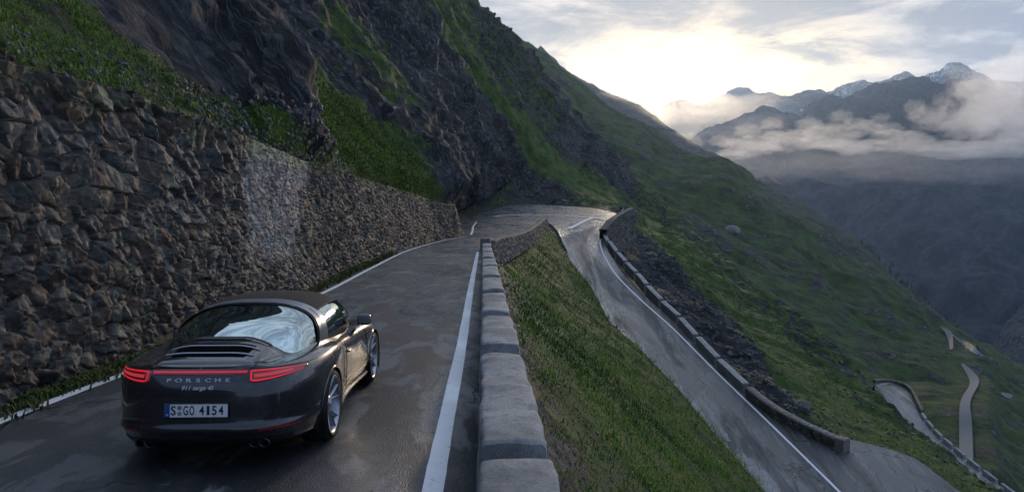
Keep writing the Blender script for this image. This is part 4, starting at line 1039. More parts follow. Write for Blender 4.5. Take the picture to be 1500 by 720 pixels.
# ---------------------------------------------------------------- low cloud drifting over the peaks
def puff(c, r, seed, n=40, nz=.85):
    th = np.linspace(0, math.pi, n)[:, None]; ph = np.linspace(0, 2*math.pi, n*2, endpoint=False)[None]
    x, y, z = np.sin(th)*np.cos(ph), np.sin(th)*np.sin(ph), np.cos(th)+0*ph
    k = 1+nz*fbm(x*1.7+seed, y*1.7, z*1.7, o=5, seed=seed, g=.6)
    return np.stack([x*k*r[0]+c[0], y*k*r[1]+c[1], z*k*r[2]+c[2]], -1), gridf(n, n*2, wrap=True)
def cloudbank(name, puffs, dens, label, col=(.985,.985,.99), seed=0, aniso=.72, ds=1.0):
    m_ = volmat(name+'_vapour', dens, col, aniso)
    for i, (px, py, d, w_, h_) in enumerate(puffs):
        d = d*ds
        r = (w_/PF*d, w_/PF*d*.3, h_/PF*d)
        v, f = puff(P(px, py, d), r, seed+i*3)
        outward(mk(name, v, f, m_, kind='stuff', label=label))
cloudbank('low_cloud', [(1100,214,4300,44,13),(1160,206,4200,46,15),(1215,200,4100,40,17),(1262,186,4000,30,12),(1250,214,4000,56,11),(1330,208,3900,50,16),(1395,220,3800,60,12),(1300,188,4000,24,9),(1372,172,3800,34,20),(1420,182,3700,44,24),(1455,150,3700,56,34),(1490,190,3600,60,26),(1410,132,3900,26,20),(1440,112,3900,34,18),(1500,115,3900,60,42),(1185,186,4300,20,12),(1232,172,4300,16,9),(1340,158,4000,16,12),(1395,104,4000,12,9),(1465,218,3600,70,13),(1075,226,4300,26,8),(1058,206,4300,20,9),(1092,192,4300,20,10),(1130,182,4300,18,8),(1470,140,3700,46,40),(1432,168,3700,34,30),(1500,175,3600,46,48),(1380,150,3800,16,14),(1290,172,4000,14,7)], 6.5e-3, 'pale evening cloud drifting across the valley peaks', seed=5, ds=.6)
cloudbank('thin_cloud', [(1160,240,3900,120,30),(1380,240,3600,170,34),(1480,235,3500,90,40),(1110,182,4700,45,12),(1075,195,4700,40,12)], 9e-4, 'thin mist hanging under the cloud bank', seed=55, ds=.6)
cloudbank('sunlit_haze_bank', [(1010,168,6000,120,26),(1085,160,6100,95,24),(960,185,5900,90,26),(1130,172,6000,60,18)], 6e-4, 'golden haze hiding the far peaks below the sun', (1.0,.97,.92), 95, .8)
cloudbank('ridge_mist', [(900,148,2050,42,16),(945,175,2000,46,18),(990,208,1980,40,16),(1030,228,1960,30,10),(870,120,2150,34,14),(850,98,2300,30,12),(960,158,2080,30,20)], 2.2e-3, 'sunlit mist clinging to the ridge below the sun', (1.0,.98,.95), 75, .82)
# ---------------------------------------------------------------- the sports car (x right, y forward, z up; rear axle at y = 0)
def paintmat(name, col, rough=.28, metal=.55, coat=1.0, flake=True):
    m_, g = newmat(name); c = C4(*col)
    if flake:
        n_ = g.noise(g.n('ShaderNodeTexCoord').outputs['Object'], 400, 2, .5); c = g.mix(g.mr(n_, .45, .7, 0, .5), C4(*col), C4(*[min(1, k*2.2) for k in col]))
    d_ = g.noise(g.n('ShaderNodeTexCoord').outputs['Object'], 6, 6, .7)
    finish(g, c, g.mr(d_, .4, .7, rough, rough+.10), None, metal, .5, **{'Coat Weight': coat, 'Coat Roughness': .045}); return m_
M_BODY = paintmat('graphite_brown_paint', (.034,.030,.034), .22, .55)
M_SILV = paintmat('silver_metal', (.36,.37,.41), .30, .9, .3, False)
M_TRIM = plainmat('black_trim', (.010,.010,.011), .38); M_RUB = plainmat('tyre_rubber', (.014,.014,.015), .8)
M_CHR = plainmat('bright_metal', (.62,.63,.66), .22, 1.0); M_DKCH = plainmat('dark_metal', (.10,.10,.105), .3, .9)
M_FAB, g = newmat('soft_top_fabric'); po = g.n('ShaderNodeTexCoord').outputs['Object']
wv = g.noise(po, 240, 2, .5); finish(g, g.mix(g.mr(wv, .4, .6), C4(.028,.024,.022), C4(.050,.043,.040)), .9, bump(g, wv, .002, .6), spec=.2)
def glassmat(name, tint, base=.55):
    m_ = bpy.data.materials.new(name); m_.use_nodes = True; g = NT(m_.node_tree)
    fr = g.n('ShaderNodeFresnel', {0: 1.55}).outputs[0]
    tr = g.n('ShaderNodeBsdfTransparent', {0: C4(*tint)}); gl = g.n('ShaderNodeBsdfGlossy', {0: C4(.46, .54, .54), 'Roughness': .015})
    f = g.m('ADD', g.m('MULTIPLY', fr, 1.0), .02, clamp=True)
    mxs = g.n('ShaderNodeMixShader', {0: f, 1: tr.outputs[0], 2: gl.outputs[0]}); g.n('ShaderNodeOutputMaterial', {0: mxs.outputs[0]}); return m_
M_GLASS = glassmat('tinted_glass', (.30,.34,.34))
def emis(name, col, st, base=(.2,.01,.01)):
    m_, g = newmat(name); finish(g, C4(*base), .2, **{'Emission Color': C4(*col), 'Emission Strength': st}); return m_
M_LED = emis('lit_red_led', (1.0,.03,.05), .42); M_LED2 = emis('dim_red_led', (.9,.08,.12), .32)
M_LENS = paintmat('red_lens', (.28,.010,.016), .12, 0, 1.0, False)

car = empty('sports_car', (0, 0, 0), label='dark graphite brown sports car with black soft top and lit red tail lights', category='car')
def cp(name, v, f, mat, parent=None, smooth=True, **kw):
    o = mk(name, v, f, mat, parent or car, smooth, **kw); return o
LV = np.array([ # z, rear y, front y, width factor
 [.185,-.86,3.10,.94],[.20,-.92,3.22,.96],[.235,-.97,3.32,.975],[.30,-1.015,3.40,.99],[.335,-1.055,3.42,1.0],[.36,-1.06,3.43,1.0],[.385,-1.03,3.435,.995],[.44,-1.025,3.44,1.0],[.54,-1.03,3.43,1.0],[.60,-1.03,3.41,1.0],
 [.66,-1.018,3.37,1.0],[.71,-.995,3.32,.995],[.745,-.975,3.27,.985],[.775,-.955,3.21,.972],[.80,-.93,3.12,.950]])
yk = [-1.1,-.9,-.5,-.2,.1,.4,.75,1.2,1.8,2.1,2.45,2.8,3.1,3.5]
HWk = [.86,.89,.918,.925,.926,.912,.872,.862,.872,.90,.918,.905,.85,.72]
ZSk = [.90,.90,.875,.885,.890,.878,.850,.835,.830,.825,.805,.76,.69,.56]
def HW(y): return np.interp(y, np.linspace(-1.1, 3.5, 93), np.convolve(np.pad(np.interp(np.linspace(-1.1, 3.5, 93), yk, HWk), 3, 'edge'), np.ones(7)/7, 'valid'))
def ZS(y): return np.interp(y, np.linspace(-1.1, 3.5, 93), np.convolve(np.pad(np.interp(np.linspace(-1.1, 3.5, 93), yk, ZSk), 3, 'edge'), np.ones(7)/7, 'valid'))
lvz = LV[:, 0]
def lev(zl_, k):
    zi = np.linspace(lvz[0], lvz[-1], 80); v = np.interp(zi, lvz, LV[:, k]); v = np.convolve(np.pad(v, 2, 'edge'), np.ones(5)/5, 'valid')
    v[0] = LV[0, k]; v[-1] = LV[-1, k]; return np.interp(zl_, zi, v)
def shell(u, zl_, off=0.0):
    """point on the lower body: u = plan angle (-pi/2 rear centre, 0 right side, pi/2 front centre), zl_ = nominal level .185 - .80"""
    u = np.asarray(u, float); zl_ = np.asarray(zl_, float); u, zl_ = np.broadcast_arrays(u, zl_)
    yr, yf, s = lev(zl_, 1), lev(zl_, 2), lev(zl_, 3); ym = .9
    c, si = np.cos(u), np.sin(u)
    rear = si < 0
    n = np.where(rear, 4.6, 4.3)
    r = (np.abs(c)**n+np.abs(si)**n)**(-1/n)
    xx = c*r; yy_ = si*r
    y = np.where(rear, ym+yy_*(ym-yr), ym+yy_*(yf-ym))
    w_ = np.where(rear, np.interp(y, [-1.1, -.6, 0, .9], [.975, .995, 1, 1]), 1.0)
    x = xx*HW(y)*s*w_
    zs = ZS(y); z = .225+(zl_-.185)*(zs-.225)/(.80-.185)
    # sill tucks in, side swage
    x = x*(1-.018*np.exp(-((y-1.25)/.55)**2)*smst(.5, .3, z))
    P_ = np.stack([x, y, z], -1)
    if off: 
        e = 1e-3; du_ = shell(u+e, zl_)-shell(u-e, zl_); dz_ = shell(u, np.minimum(zl_+e, .80))-shell(u, zl_-e)
        nn_ = np.cross(du_, dz_); nn_ /= np.linalg.norm(nn_, axis=-1, keepdims=True)+1e-12; P_ = P_+nn_*off
    return P_
def u_of_x(x, zl_):
    uu = np.linspace(-math.pi/2, 0, 4000); p = shell(uu, zl_); xs = p[:, 0]; return float(np.interp(x, xs, uu))
def u_of_y(y, zl_):
    uu = np.linspace(-1.45, 1.3, 4000); p = shell(uu, zl_); return float(np.interp(y, p[:, 1], uu))
ck_y = [-1.1,-.95,-.93,-.90,-.84,-.70,-.5,-.30,-.1,.3,1.0,1.7,1.95,2.2,2.6,3.0,3.2,3.5]
ck_z = [.90,.90,.915,.930,.942,.985,1.037,1.066,1.070,1.055,1.02,1.0,.97,.915,.82,.705,.63,.50]
def deck(x, y, X0=None):
    """height of the upper body over (x, y)"""
    x = np.abs(x); c = np.interp(y, ck_y, ck_z); hw = HW(y)
    f = ZS(y)+np.interp(y, [-1.0, -.85, -.5, 0, .5, 1.9, 2.45, 3.0, 3.4], [.02, .035, .040, .045, .045, .045, .05, .04, .02])
    k = smst(.20, .74, x/hw); z = c*(1-k)+f*k
    z = z-.028*np.exp(-((x/hw-.62)/.10)**2)*smst(.55, .2, y)*smst(-1.0, -.7, y)      # hollow between deck and haunch
    z = z-.022*np.exp(-((x/hw-.50)/.16)**2)*smst(2.0, 2.3, y)                         # hood lower than wings
    if X0 is not None:
        q = np.clip((x/np.maximum(X0, 1e-4)-.80)/.20, 0, 1); zs = ZS(y); z = z*(1-q**2.2)+zs*q**2.2
    return z
NU = 560; NVL = 46
us = np.linspace(-math.pi/2, math.pi/2, NU//2+1)
# denser where the plan outline bends
q = shell(us, np.full(us.shape, .6)); arc = np.concatenate([[0], np.cumsum(np.linalg.norm(np.diff(q, axis=0), axis=1))]); us = np.interp(np.linspace(0, arc[-1], NU//2+1), arc, us)
zlv = np.linspace(.185, .80, NVL)
Pr = shell(us[None], zlv[:, None])                                      # right half, rear to front
Pl = Pr[:, ::-1].copy(); Pl[..., 0] *= -1
low_ = np.concatenate([Pr, Pl[:, 1:-1]], 1); nc_ = low_.shape[1]
arch = [(0.0, .345, .372), (2.45, .335, .365)]
keep = np.ones(low_.shape[:2], bool)
for cy_, cz_, r_ in arch:
    d = np.hypot(low_[..., 1]-cy_, low_[..., 2]-cz_); sidev = np.abs(low_[..., 0]) > .6
    ins = (d < r_) & sidev
    near_ = (np.abs(d-r_) < .018) & sidev
    f = r_/np.maximum(d, 1e-6)
    for k, c0 in ((1, cy_), (2, cz_)):
        low_[..., k] = np.where(near_, c0+(low_[..., k]-c0)*f, low_[..., k])
    keep &= ~(ins & ~near_)
F = gridf(NVL, nc_, wrap=True); kf_ = keep.ravel()[F].all(1)
# drop faces wholly inside an arch circle
ctr = low_.reshape(-1, 3)[F].mean(1)
for cy_, cz_, r_ in arch: kf_ &= ~((np.hypot(ctr[:, 1]-cy_, ctr[:, 2]-cz_) < r_-.002) & (np.abs(ctr[:, 0]) > .6))
F = F[kf_]
# deck rows joined to the shoulder ring
top = low_[-1]; nr_ = len(us); nx_ = 47
tt_ = np.linspace(1, -1, nx_)
DK = np.zeros((nr_, nx_, 3))
for i in range(nr_):
    x0, y0 = top[i][0], top[i][1]; DK[i, :, 0] = tt_*x0; DK[i, :, 1] = y0; DK[i, :, 2] = deck(tt_*x0, y0, x0)
    DK[i, 0, 2] = top[i][2]; DK[i, -1, 2] = top[i][2]
allv = np.concatenate([low_.reshape(-1, 3), DK.reshape(-1, 3)]); F2 = gridf(nr_, nx_, off=NVL*nc_)
body = cp('body', allv, np.concatenate([F, F2]), M_BODY)
import bmesh
b = bmesh.new(); b.from_mesh(body.data); bmesh.ops.remove_doubles(b, verts=b.verts, dist=.0006); bmesh.ops.dissolve_degenerate(b, dist=1e-5, edges=b.edges); bmesh.ops.recalc_face_normals(b, faces=b.faces)
for f in b.faces: f.smooth = True
b.to_mesh(body.data); b.free()
# floor pan and wheel houses
zz_ = low_[0]; pan = [(p[0]*.98, p[1], .228) for p in zz_]
cp('underbody', pan, [tuple(range(len(pan)))], M_TRIM, smooth=False)
def tube(a0, a1, cy_, cz_, r_, x0, x1, n=40):
    an = np.linspace(a0, a1, n); V = np.array([[(x, cy_+r_*math.cos(a), cz_+r_*math.sin(a)) for a in an] for x in np.linspace(x0, x1, 4)]); return V, gridf(4, n)
for cy_, cz_, r_ in arch:
    for sgn in (1, -1):
        xo = float(HW(cy_))-.012
        v, f = tube(-.55, math.pi+.55, cy_, cz_, r_-.001, sgn*xo, sgn*.52); cp('wheel_arch', v, f, M_TRIM)
        an = np.linspace(-.45, math.pi+.45, 50); ring = []
        for rr, dx in ((r_+.012, 0), (r_+.002, .010), (r_-.010, .002)):
            row = []
            for a in an:
                y_, z_ = cy_+rr*math.cos(a), cz_+rr*math.sin(a); zz0 = .185+(z_-.225)*(.80-.185)/(float(ZS(y_))-.225)
                x_ = shell(u_of_y(y_, min(max(zz0, .19), .80)), min(max(zz0, .19), .80))[0]; row.append((sgn*(x_+dx), y_, z_))
            ring.append(row)
        cp('arch_lip', np.array(ring), gridf(3, len(an)), M_BODY)

# greenhouse ------------------------------------------------------
gy = [-.40,-.37,-.30,-.15,0,.25,.5,.75,1.0,1.3,1.5,1.65,1.8,2.0,2.12,2.20]
gzt = [1.054,1.070,1.104,1.162,1.198,1.245,1.282,1.310,1.324,1.324,1.305,1.258,1.18,1.06,.975,.915]
gx = [.30,.52,.605,.648,.672,.705,.725,.735,.740,.740,.735,.715,.685,.60,.45,.12]
def sm1(y, a, b_): t_ = np.linspace(a[0], a[-1], 131); v = np.interp(t_, a, b_); v2 = np.convolve(np.pad(v, 3, mode='reflect', reflect_type='odd'), np.ones(7)/7, 'valid'); return np.interp(y, t_, v2)
def GH(y, a, off=0.0):
    """greenhouse: y along the car, a from 0 (right belt) to pi (left belt)"""
    y = np.asarray(y, float); a = np.asarray(a, float); y, a = np.broadcast_arrays(y, a)
    xg = np.where(y < .9, sm1(y, gy, gx), np.interp(y, gy, gx)); zt = sm1(y, gy, gzt); zb = np.minimum(deck(xg, y), zt)-.035
    sc_ = np.abs(np.cos(a)); ss = np.sin(a)
    e1 = .70; e2 = .52
    x = xg*np.sign(np.cos(a))*sc_**e1*(1-.10*ss**2*smst(.1, .6, y)*smst(2.1, 1.7, y)); z = zb+(zt-zb)*ss**e2
    kb_ = smst(-.42, .02, y); z = (1-kb_)*(deck(x, y)+.004+(zt-deck(0*x, y))*ss**.8)+kb_*z
    P_ = np.stack([x, y, z], -1)
    if off:
        e = 2e-3; n_ = np.cross(GH(y+e, a)-GH(y-e, a), GH(y, np.clip(a+e, 0, math.pi))-GH(y, np.clip(a-e, 0, math.pi)))
        n_ /= np.linalg.norm(n_, axis=-1, keepdims=True)+1e-12; n_ = np.where(n_[..., 2:3] < -0.2, -n_, n_)
        s_ = np.sign((n_*(P_-np.array([0, .9, .8]))).sum(-1, keepdims=True)); P_ = P_+n_*s_*off
    return P_
def patch(name, y0f, y1f, a0f, a1f, ny, na, mat, off=0.0, parent=None, **kw):
    """piece of the greenhouse between curves y0(a)..y1(a), a0(y)..a1(y)"""
    A = np.linspace(0, 1, na)[None]; Yp = np.linspace(0, 1, ny)[:, None]
    a = a0f+(a1f-a0f)*A+0*Yp; y0 = y0f(a) if callable(y0f) else y0f; y1 = y1f(a) if callable(y1f) else y1f
    y = y0+(y1-y0)*Yp
    return cp(name, GH(y, a, off), gridf(ny, na), mat, parent, **kw)
bar_r = lambda a: .50-.26*(1-np.sin(a)**1.5)                               # rear edge of the bar, further back at the belt
bar_f = lambda a: bar_r(a)+.17+.10*(1-np.sin(a))
hdr = lambda a: 1.60+.30*(1-np.sin(a))**1.0
ab = .012
cp_g = lambda *a, **k: patch(*a, **k)
rw = cp_g('rear_window', lambda a: -.395+.0*a, lambda a: bar_r(a)-.0, ab, math.pi-ab, 50, 90, M_GLASS, .004)
def relax(o, nr, nc, it):
    c = np.zeros(nr*nc*3, np.float32); o.data.vertices.foreach_get('co', c); c = c.reshape(nr, nc, 3)
    for _ in range(it):
        q = c.copy(); q[1:-1, 1:-1] = (c[:-2, 1:-1]+c[2:, 1:-1]+c[1:-1, :-2]+c[1:-1, 2:])/4; c = q
    o.data.vertices.foreach_set('co', c.ravel()); o.data.update()
relax(rw, 50, 90, 160)
cp_g('roll_bar', bar_r, bar_f, .0, math.pi, 12, 90, M_SILV, .016)
st = cp_g('soft_top', lambda a: bar_f(a)+.004, lambda a: hdr(a)-.02, .66, math.pi-.66, 40, 70, M_FAB, .014)
cp_g('windscreen_frame', lambda a: hdr(a)-.02, lambda a: hdr(a)+.06, .0, math.pi, 8, 80, M_BODY, .014)
cp_g('windscreen', lambda a: hdr(a)+.06, lambda a: 2.18+0*a, .05, math.pi-.05, 24, 60, M_GLASS, .004)
for sgn, nm in ((1, 'r'), (-1, 'l')):
    a0, a1 = (.02, .66) if sgn > 0 else (math.pi-.02, math.pi-.66)
    cp_g('side_window', lambda a: bar_f(a)+.01, lambda a: hdr(a)-.02, a0, a1, 30, 20, M_GLASS, .003)
    b0, b1 = (.64, .70) if sgn > 0 else (math.pi-.64, math.pi-.70)
    cp_g('window_trim', lambda a: bar_f(a)+.0, lambda a: hdr(a)-.02, b0, b1, 30, 4, M_TRIM, .012)
    b0, b1 = (.0, .05) if sgn > 0 else (math.pi, math.pi-.05)
    cp_g('belt_trim', lambda a: bar_f(a), lambda a: hdr(a), b0, b1, 30, 4, M_TRIM, .010)
    # slats in the bar's foot
    b0, b1 = (.18, .80) if sgn > 0 else (math.pi-.18, math.pi-.80)
    cp_g('bar_vent', lambda a: bar_r(a)+.10, lambda a: bar_r(a)+.115, b0, b1, 3, 12, M_TRIM, .019)
# black border printed on the rear glass
cp_g('glass_border', lambda a: -.395+0*a, lambda a: -.365+.0*a, .01, math.pi-.01, 5, 80, M_TRIM, .008, parent=rw)
cp_g('glass_border', lambda a: bar_r(a)-.035, lambda a: bar_r(a)+.0, .01, math.pi-.01, 4, 80, M_TRIM, .008, parent=rw)
# cabin: seats, parcel shelf, dash
def softbox(name, c, s, mat, r=.05, tilt=0., parent=None, **kw):
    me = bmesh.new(); bmesh.ops.create_cube(me, size=1.0)
    for v in me.verts: v.co = Vector((v.co.x*s[0], v.co.y*s[1], v.co.z*s[2]))
    bmesh.ops.bevel(me, geom=list(me.edges), offset=r, segments=4, profile=.6, affect='EDGES')
    bmesh.ops.rotate(me, verts=me.verts, cent=(0, 0, 0), matrix=Matrix.Rotation(tilt, 3, 'X')); bmesh.ops.translate(me, verts=me.verts, vec=c)
    md = bpy.data.meshes.new(name); me.to_mesh(md); me.free()
    md.polygons.foreach_set('use_smooth', np.ones(len(md.polygons), bool)); md.materials.append(mat)
    o = bpy.data.objects.new(name, md); COL.objects.link(o); o.parent = parent or car
    for k, v in kw.items(): o[k] = v
    return o
M_LEA = plainmat('black_leather', (.022,.021,.021), .5)
for sx_ in (-.36, .36):
    se = softbox('seat', (sx_, 1.02, .82), (.48, .16, .56), M_LEA, .06, R(-14)); softbox('headrest', (sx_, .93, 1.12), (.24, .09, .15), M_LEA, .035, R(-10), se)
softbox('rear_shelf', (0, .12, .90), (1.15, .62, .10), M_LEA, .03, R(8)); softbox('dashboard', (0, 1.85, .86), (1.25, .3, .18), M_LEA, .05)

# engine lid: raised panel, black grille, slats --------------------
def dpatch(name, y0, y1, x0, x1, ny, nx2, mat, off, edge=0.0, parent=None):
    A = np.linspace(0, 1, nx2)[None]; B = np.linspace(0, 1, ny)[:, None]
    y = y0+(y1-y0)*B+0*A
    xa = (x0(y) if callable(x0) else x0); xb_ = (x1(y) if callable(x1) else x1); x = xa+(xb_-xa)*A
    e_ = np.minimum(np.minimum(A, 1-A)*nx2/3, np.minimum(B, 1-B)*ny/3); e_ = np.clip(e_, 0, 1)
    z = deck(x, y)+off*(e_ if edge else 1)+(-.012 if edge else 0)*(1-e_)
    return cp(name, np.stack([x, y, z], -1), gridf(ny, nx2), mat, parent)
lidx = lambda y: .44+.10*(y+.9)/.5
lid = dpatch('engine_lid', -.915, -.395, lambda y: -lidx(y), lidx, 24, 40, M_BODY, .016, 1)
gx_ = lambda y: .385+.03*(y+.8)/.3
M_MATT, g = newmat('matte_black_mesh'); finish(g, C4(.004, .004, .004), .95, spec=.03)
gr_ = dpatch('engine_grille', -.875, -.445, lambda y: -gx_(y), gx_, 14, 30, M_MATT, .021, 1, lid)
for k, y in enumerate((-.735, -.59)):
    xs = np.linspace(-float(gx_(y))*.97, float(gx_(y))*.97, 24); pr_ = [(-.009, .0), (-.006, .008), (.004, .009), (.009, .002)]
    V = np.array([[(x, y+a, float(deck(x, y))+.022+b_) for a, b_ in pr_] for x in xs]); cp('slat', V, gridf(24, 4), M_SILV, gr_)
dpatch('slat', -.455, -.446, lambda y: -gx_(y), gx_, 4, 24, M_CHR, .030, 0, gr_)
# spoiler lip edge
# shut lines
def line(pts, r=.0035, name='shut_line', mat=None, parent=None):
    pts = np.array(pts); n = len(pts); tg = np.gradient(pts, axis=0); tg /= np.linalg.norm(tg, axis=1, keepdims=True)+1e-9
    ref = np.where(np.abs(tg[:, 2:3]) > .9, np.array([[1., 0, 0]]), np.array([[0, 0, 1.]]))
    s1 = np.cross(tg, ref); s1 /= np.linalg.norm(s1, axis=1, keepdims=True)+1e-9; s2 = np.cross(tg, s1)
    V = np.array([pts+s1*math.cos(a)*r+s2*math.sin(a)*r for a in np.arange(6)*math.pi/3]).transpose(1, 0, 2)
    return cp(name, V, gridf(n, 6, wrap=True), mat or M_TRIM, parent)
def shline(u0, u1, l0, l1, n=40, r=.0035, **k):
    t_ = np.linspace(0, 1, n); return line(shell(u0+(u1-u0)*t_, l0+(l1-l0)*t_, .0005), r, **k)
for sgn in (1, -1):
    def mir(p): p = np.array(p); p[:, 0] *= sgn; return p
    t_ = np.linspace(0, 1, 40)
    line(mir(shell(u_of_x(.36, .80)+(u_of_y(-.35, .79)-u_of_x(.36, .80))*t_, .800+0*t_, .001)))
    yl = np.linspace(-.90, -.40, 30); line(mir(np.stack([lidx(yl)+.006, yl, deck(lidx(yl)+.006, yl)+.001], -1)))
    uu1 = u_of_y(.80, .6); line(mir(shell(np.full(30, uu1), np.linspace(.30, .79, 30), .001)))
    uu2 = u_of_y(1.98, .6); line(mir(shell(np.full(30, uu2), np.linspace(.30, .79, 30), .001)))
    line(mir(shell(uu1+(uu2-uu1)*t_, .30+0*t_, .001)))
    # broad shoulder crease over the rear wing, from lamp to door
# tail lamps --------------------------------------------------------
def lamp_patch(u0, u1, lo, hi, nu_, nv_, off, mat, name, sgn, parent=None, dome=0.0):
    s = np.linspace(0, 1, nu_)[None]; t_ = np.linspace(0, 1, nv_)[:, None]
    l = lo(s)+(hi(s)-lo(s))*t_; u = u0+(u1-u0)*s+0*t_
    dm = off+dome*np.sqrt(np.clip(4*t_*(1-t_), 0, 1))*np.clip(np.minimum(s, 1-s)*14, 0, 1)**.5
    base = shell(u, np.minimum(l, .799), .001); nrm = shell(u, np.minimum(l, .799), .011)-base; V = base+nrm/ .010*dm[..., None]
    V[..., 0] *= sgn; return cp(name, V, gridf(nv_, nu_), mat, parent)
for sgn in (1, -1):
    ui, uo = u_of_x(.415, .75), u_of_y(-.56, .77)
    lo = lambda s: .695+.022*s+.058*s**2.2-.0*s+.03*np.exp(-s*30); hi = lambda s: .792-.006*s-.016*np.exp(-s*22)
    ln = lamp_patch(ui, uo, lo, hi, 46, 12, .0, M_LENS, 'tail_light', sgn, dome=.016)
    # glowing loop
    def loop(f0, f1, g0, g1, mat, off=.017, name='led_loop'):
        s = np.linspace(g0, g1, 40)[None]; t_ = np.linspace(0, 1, 3)[:, None]
        u = ui+(uo-ui)*s+0*t_; L0, L1 = lo(s), hi(s); l = L0+(L1-L0)*(f0+(f1-f0)*t_)
        b0 = shell(u, np.minimum(l, .799), .001); nr = shell(u, np.minimum(l, .799), .011)-b0; V = b0+nr/.010*off; V[..., 0] *= sgn
        return cp(name, V, gridf(3, 40), mat, ln)
    loop(.80, .93, .03, .96, M_LED); loop(.07, .20, .03, .90, M_LED); loop(.38, .62, .10, .72, M_LED2)
    s0, s1 = .02, .055
    loop(.10, .90, s0, s1, M_LED)
ss_ = np.linspace(-1, 1, 60)
uL = u_of_x(.40, .775)
def cstrip(l0, l1, off, mat, name, parent=None, w=1.0):
    xs = np.linspace(-.40*w, .40*w, 60); V = []
    for l in np.linspace(l0, l1, 4):
        row = []
        for x in xs:
            p = shell(u_of_x(max(abs(x), .001), l), l); row.append((x, p[1]-off, p[2]))
        V.append(row)
    return cp(name, np.array(V), gridf(4, 60), mat, parent)
ls = cstrip(.764, .797, .006, M_LENS, 'light_strip'); cstrip(.776, .786, .009, M_LED, 'led_bar', ls, .985)
M_LETT = plainmat('satin_letter', (.82,.83,.85), .35, .2)
# writing ------------------------------------------------------------
def text(name, body, size, loc, mat, parent, sx=1.0, shear=0.0, space=1.0, ext=.0015, rot=(math.pi/2, 0, 0), bold=0.0, width=None):
    cu = bpy.data.curves.new(name, 'FONT'); cu.body = body; cu.size = size; cu.align_x = 'CENTER'; cu.align_y = 'CENTER'; cu.extrude = ext; cu.shear = shear; cu.space_character = space; cu.offset = bold; cu.resolution_u = 4
    o = bpy.data.objects.new(name, cu); COL.objects.link(o); dg = bpy.context.evaluated_depsgraph_get(); me = bpy.data.meshes.new_from_object(o.evaluated_get(dg)); bpy.data.objects.remove(o)
    n_ = np.zeros(len(me.vertices)*3, np.float32); me.vertices.foreach_get('co', n_); n_ = n_.reshape(-1, 3); w0 = n_[:, 0].max()-n_[:, 0].min()
    k = width/w0 if width else sx; n_[:, 0] *= k; me.vertices.foreach_set('co', n_.ravel()); me.update(); me.materials.clear(); me.materials.append(mat)
    r = bpy.data.objects.new(name, me); COL.objects.link(r); r.parent = parent; r.location = loc; r.rotation_euler = rot; return r
def yb(x, l): return float(shell(u_of_x(max(abs(x), .001), l), l)[1])
xs_ = np.linspace(-.245, .245, 7)
for ch, x in zip('PORSCHE', xs_):
    yy0 = yb(x, .725); text('lettering', ch, .043, (x, yy0-.008, float(shell(u_of_x(.01,.722),.722)[2])), M_LETT, car, sx=1.75, rot=(math.pi/2-.12, 0, 0), bold=.0008, ext=.004)
text('lettering', '911 targa 4S', .047, (0, yb(0, .672)-.008, float(shell(u_of_x(.01,.668),.668)[2])), M_LETT, car, shear=.35, rot=(math.pi/2-.22, 0, 0), ext=.003, width=.27, bold=.0004)
# number plate
ply = yb(0, .50)-.018
npl = empty('number_plate', (0, ply, .572)); npl.parent = car; npl.rotation_euler = (R(-4), 0, 0)
M_PLT = plainmat('plate_white', (.80,.81,.82), .45); M_BLUE = plainmat('plate_blue', (.01,.06,.34), .45); M_INK = plainmat('plate_ink', (.01,.01,.012), .5); M_SEAL = plainmat('plate_seal', (.30,.16,.16), .5); M_SEAL2 = plainmat('plate_seal_grey', (.25,.27,.26), .5)
def sb(name, c, s, mat, r, parent): return softbox(name, c, s, mat, r, 0, parent)
sb('plate_panel', (0, 0, 0), (.52, .006, .112), M_PLT, .0028, npl); sb('plate_holder', (0, .006, -.002), (.535, .008, .130), M_TRIM, .003, npl)
sb('country_band', (-.237, -.0032, 0), (.040, .004, .106), M_BLUE, .0015, npl)
text('plate_letter', 'D', .022, (-.237, -.0062, -.034), M_PLT, npl)
for ch, x in zip(['S', 'G', 'O', '4', '1', '5', '4'], [-.188, -.085, -.034, .048, .100, .152, .208]):
    text('plate_letter', ch, .108, (x, -.0042, -.002), M_INK, npl, width=.040 if ch != '1' else .022, bold=.0012)
for z, m_ in ((.024, M_SEAL), (-.024, M_SEAL2)):
    an = np.arange(24)*2*math.pi/24; cp('seal', [(-.137+.019*math.cos(a), -.0042, z+.019*math.sin(a)) for a in an], [tuple(range(23, -1, -1))], m_, npl, smooth=False)
for s_ in (1, -1): sb('plate_edge', (0, -.0036, s_*.0545), (.518, .002, .0025), M_INK, .0006, npl)
# recess round the plate, lower valance, reflectors, exhausts
for sgn in (1, -1):
    lamp_patch(u_of_x(.50, .30), u_of_x(.78, .30), lambda s: .335+0*s, lambda s: .352+0*s, 20, 3, .003, M_LENS, 'reflector', sgn)
    for j, xx in enumerate((.44, .525)):
        an = np.arange(32)*2*math.pi/32; rows = []
        for r_, y in ((.026, -.80), (.036, -.80), (.040, -.955), (.038, -.965), (.032, -.96), (.029, -.90)):
            rows.append([(sgn*xx+r_*1.1*math.cos(a), y+.02, .265+r_*math.sin(a)) for a in an])
        cp('exhaust_pipe', np.array(rows), gridf(6, 32, wrap=True), M_DKCH)
V = [];
for l, o_ in ((.186, .004), (.21, .006), (.245, .006), (.262, .003)): V.append(shell(np.linspace(u_of_x(.001, .2), u_of_x(.72, .22), 40), np.full(40, l), o_))
V = np.array(V); 
Vm = V[:, ::-1].copy(); Vm[..., 0] *= -1; cp('rear_valance', np.concatenate([Vm[:, :-1], V], 1), gridf(4, 79), M_TRIM)
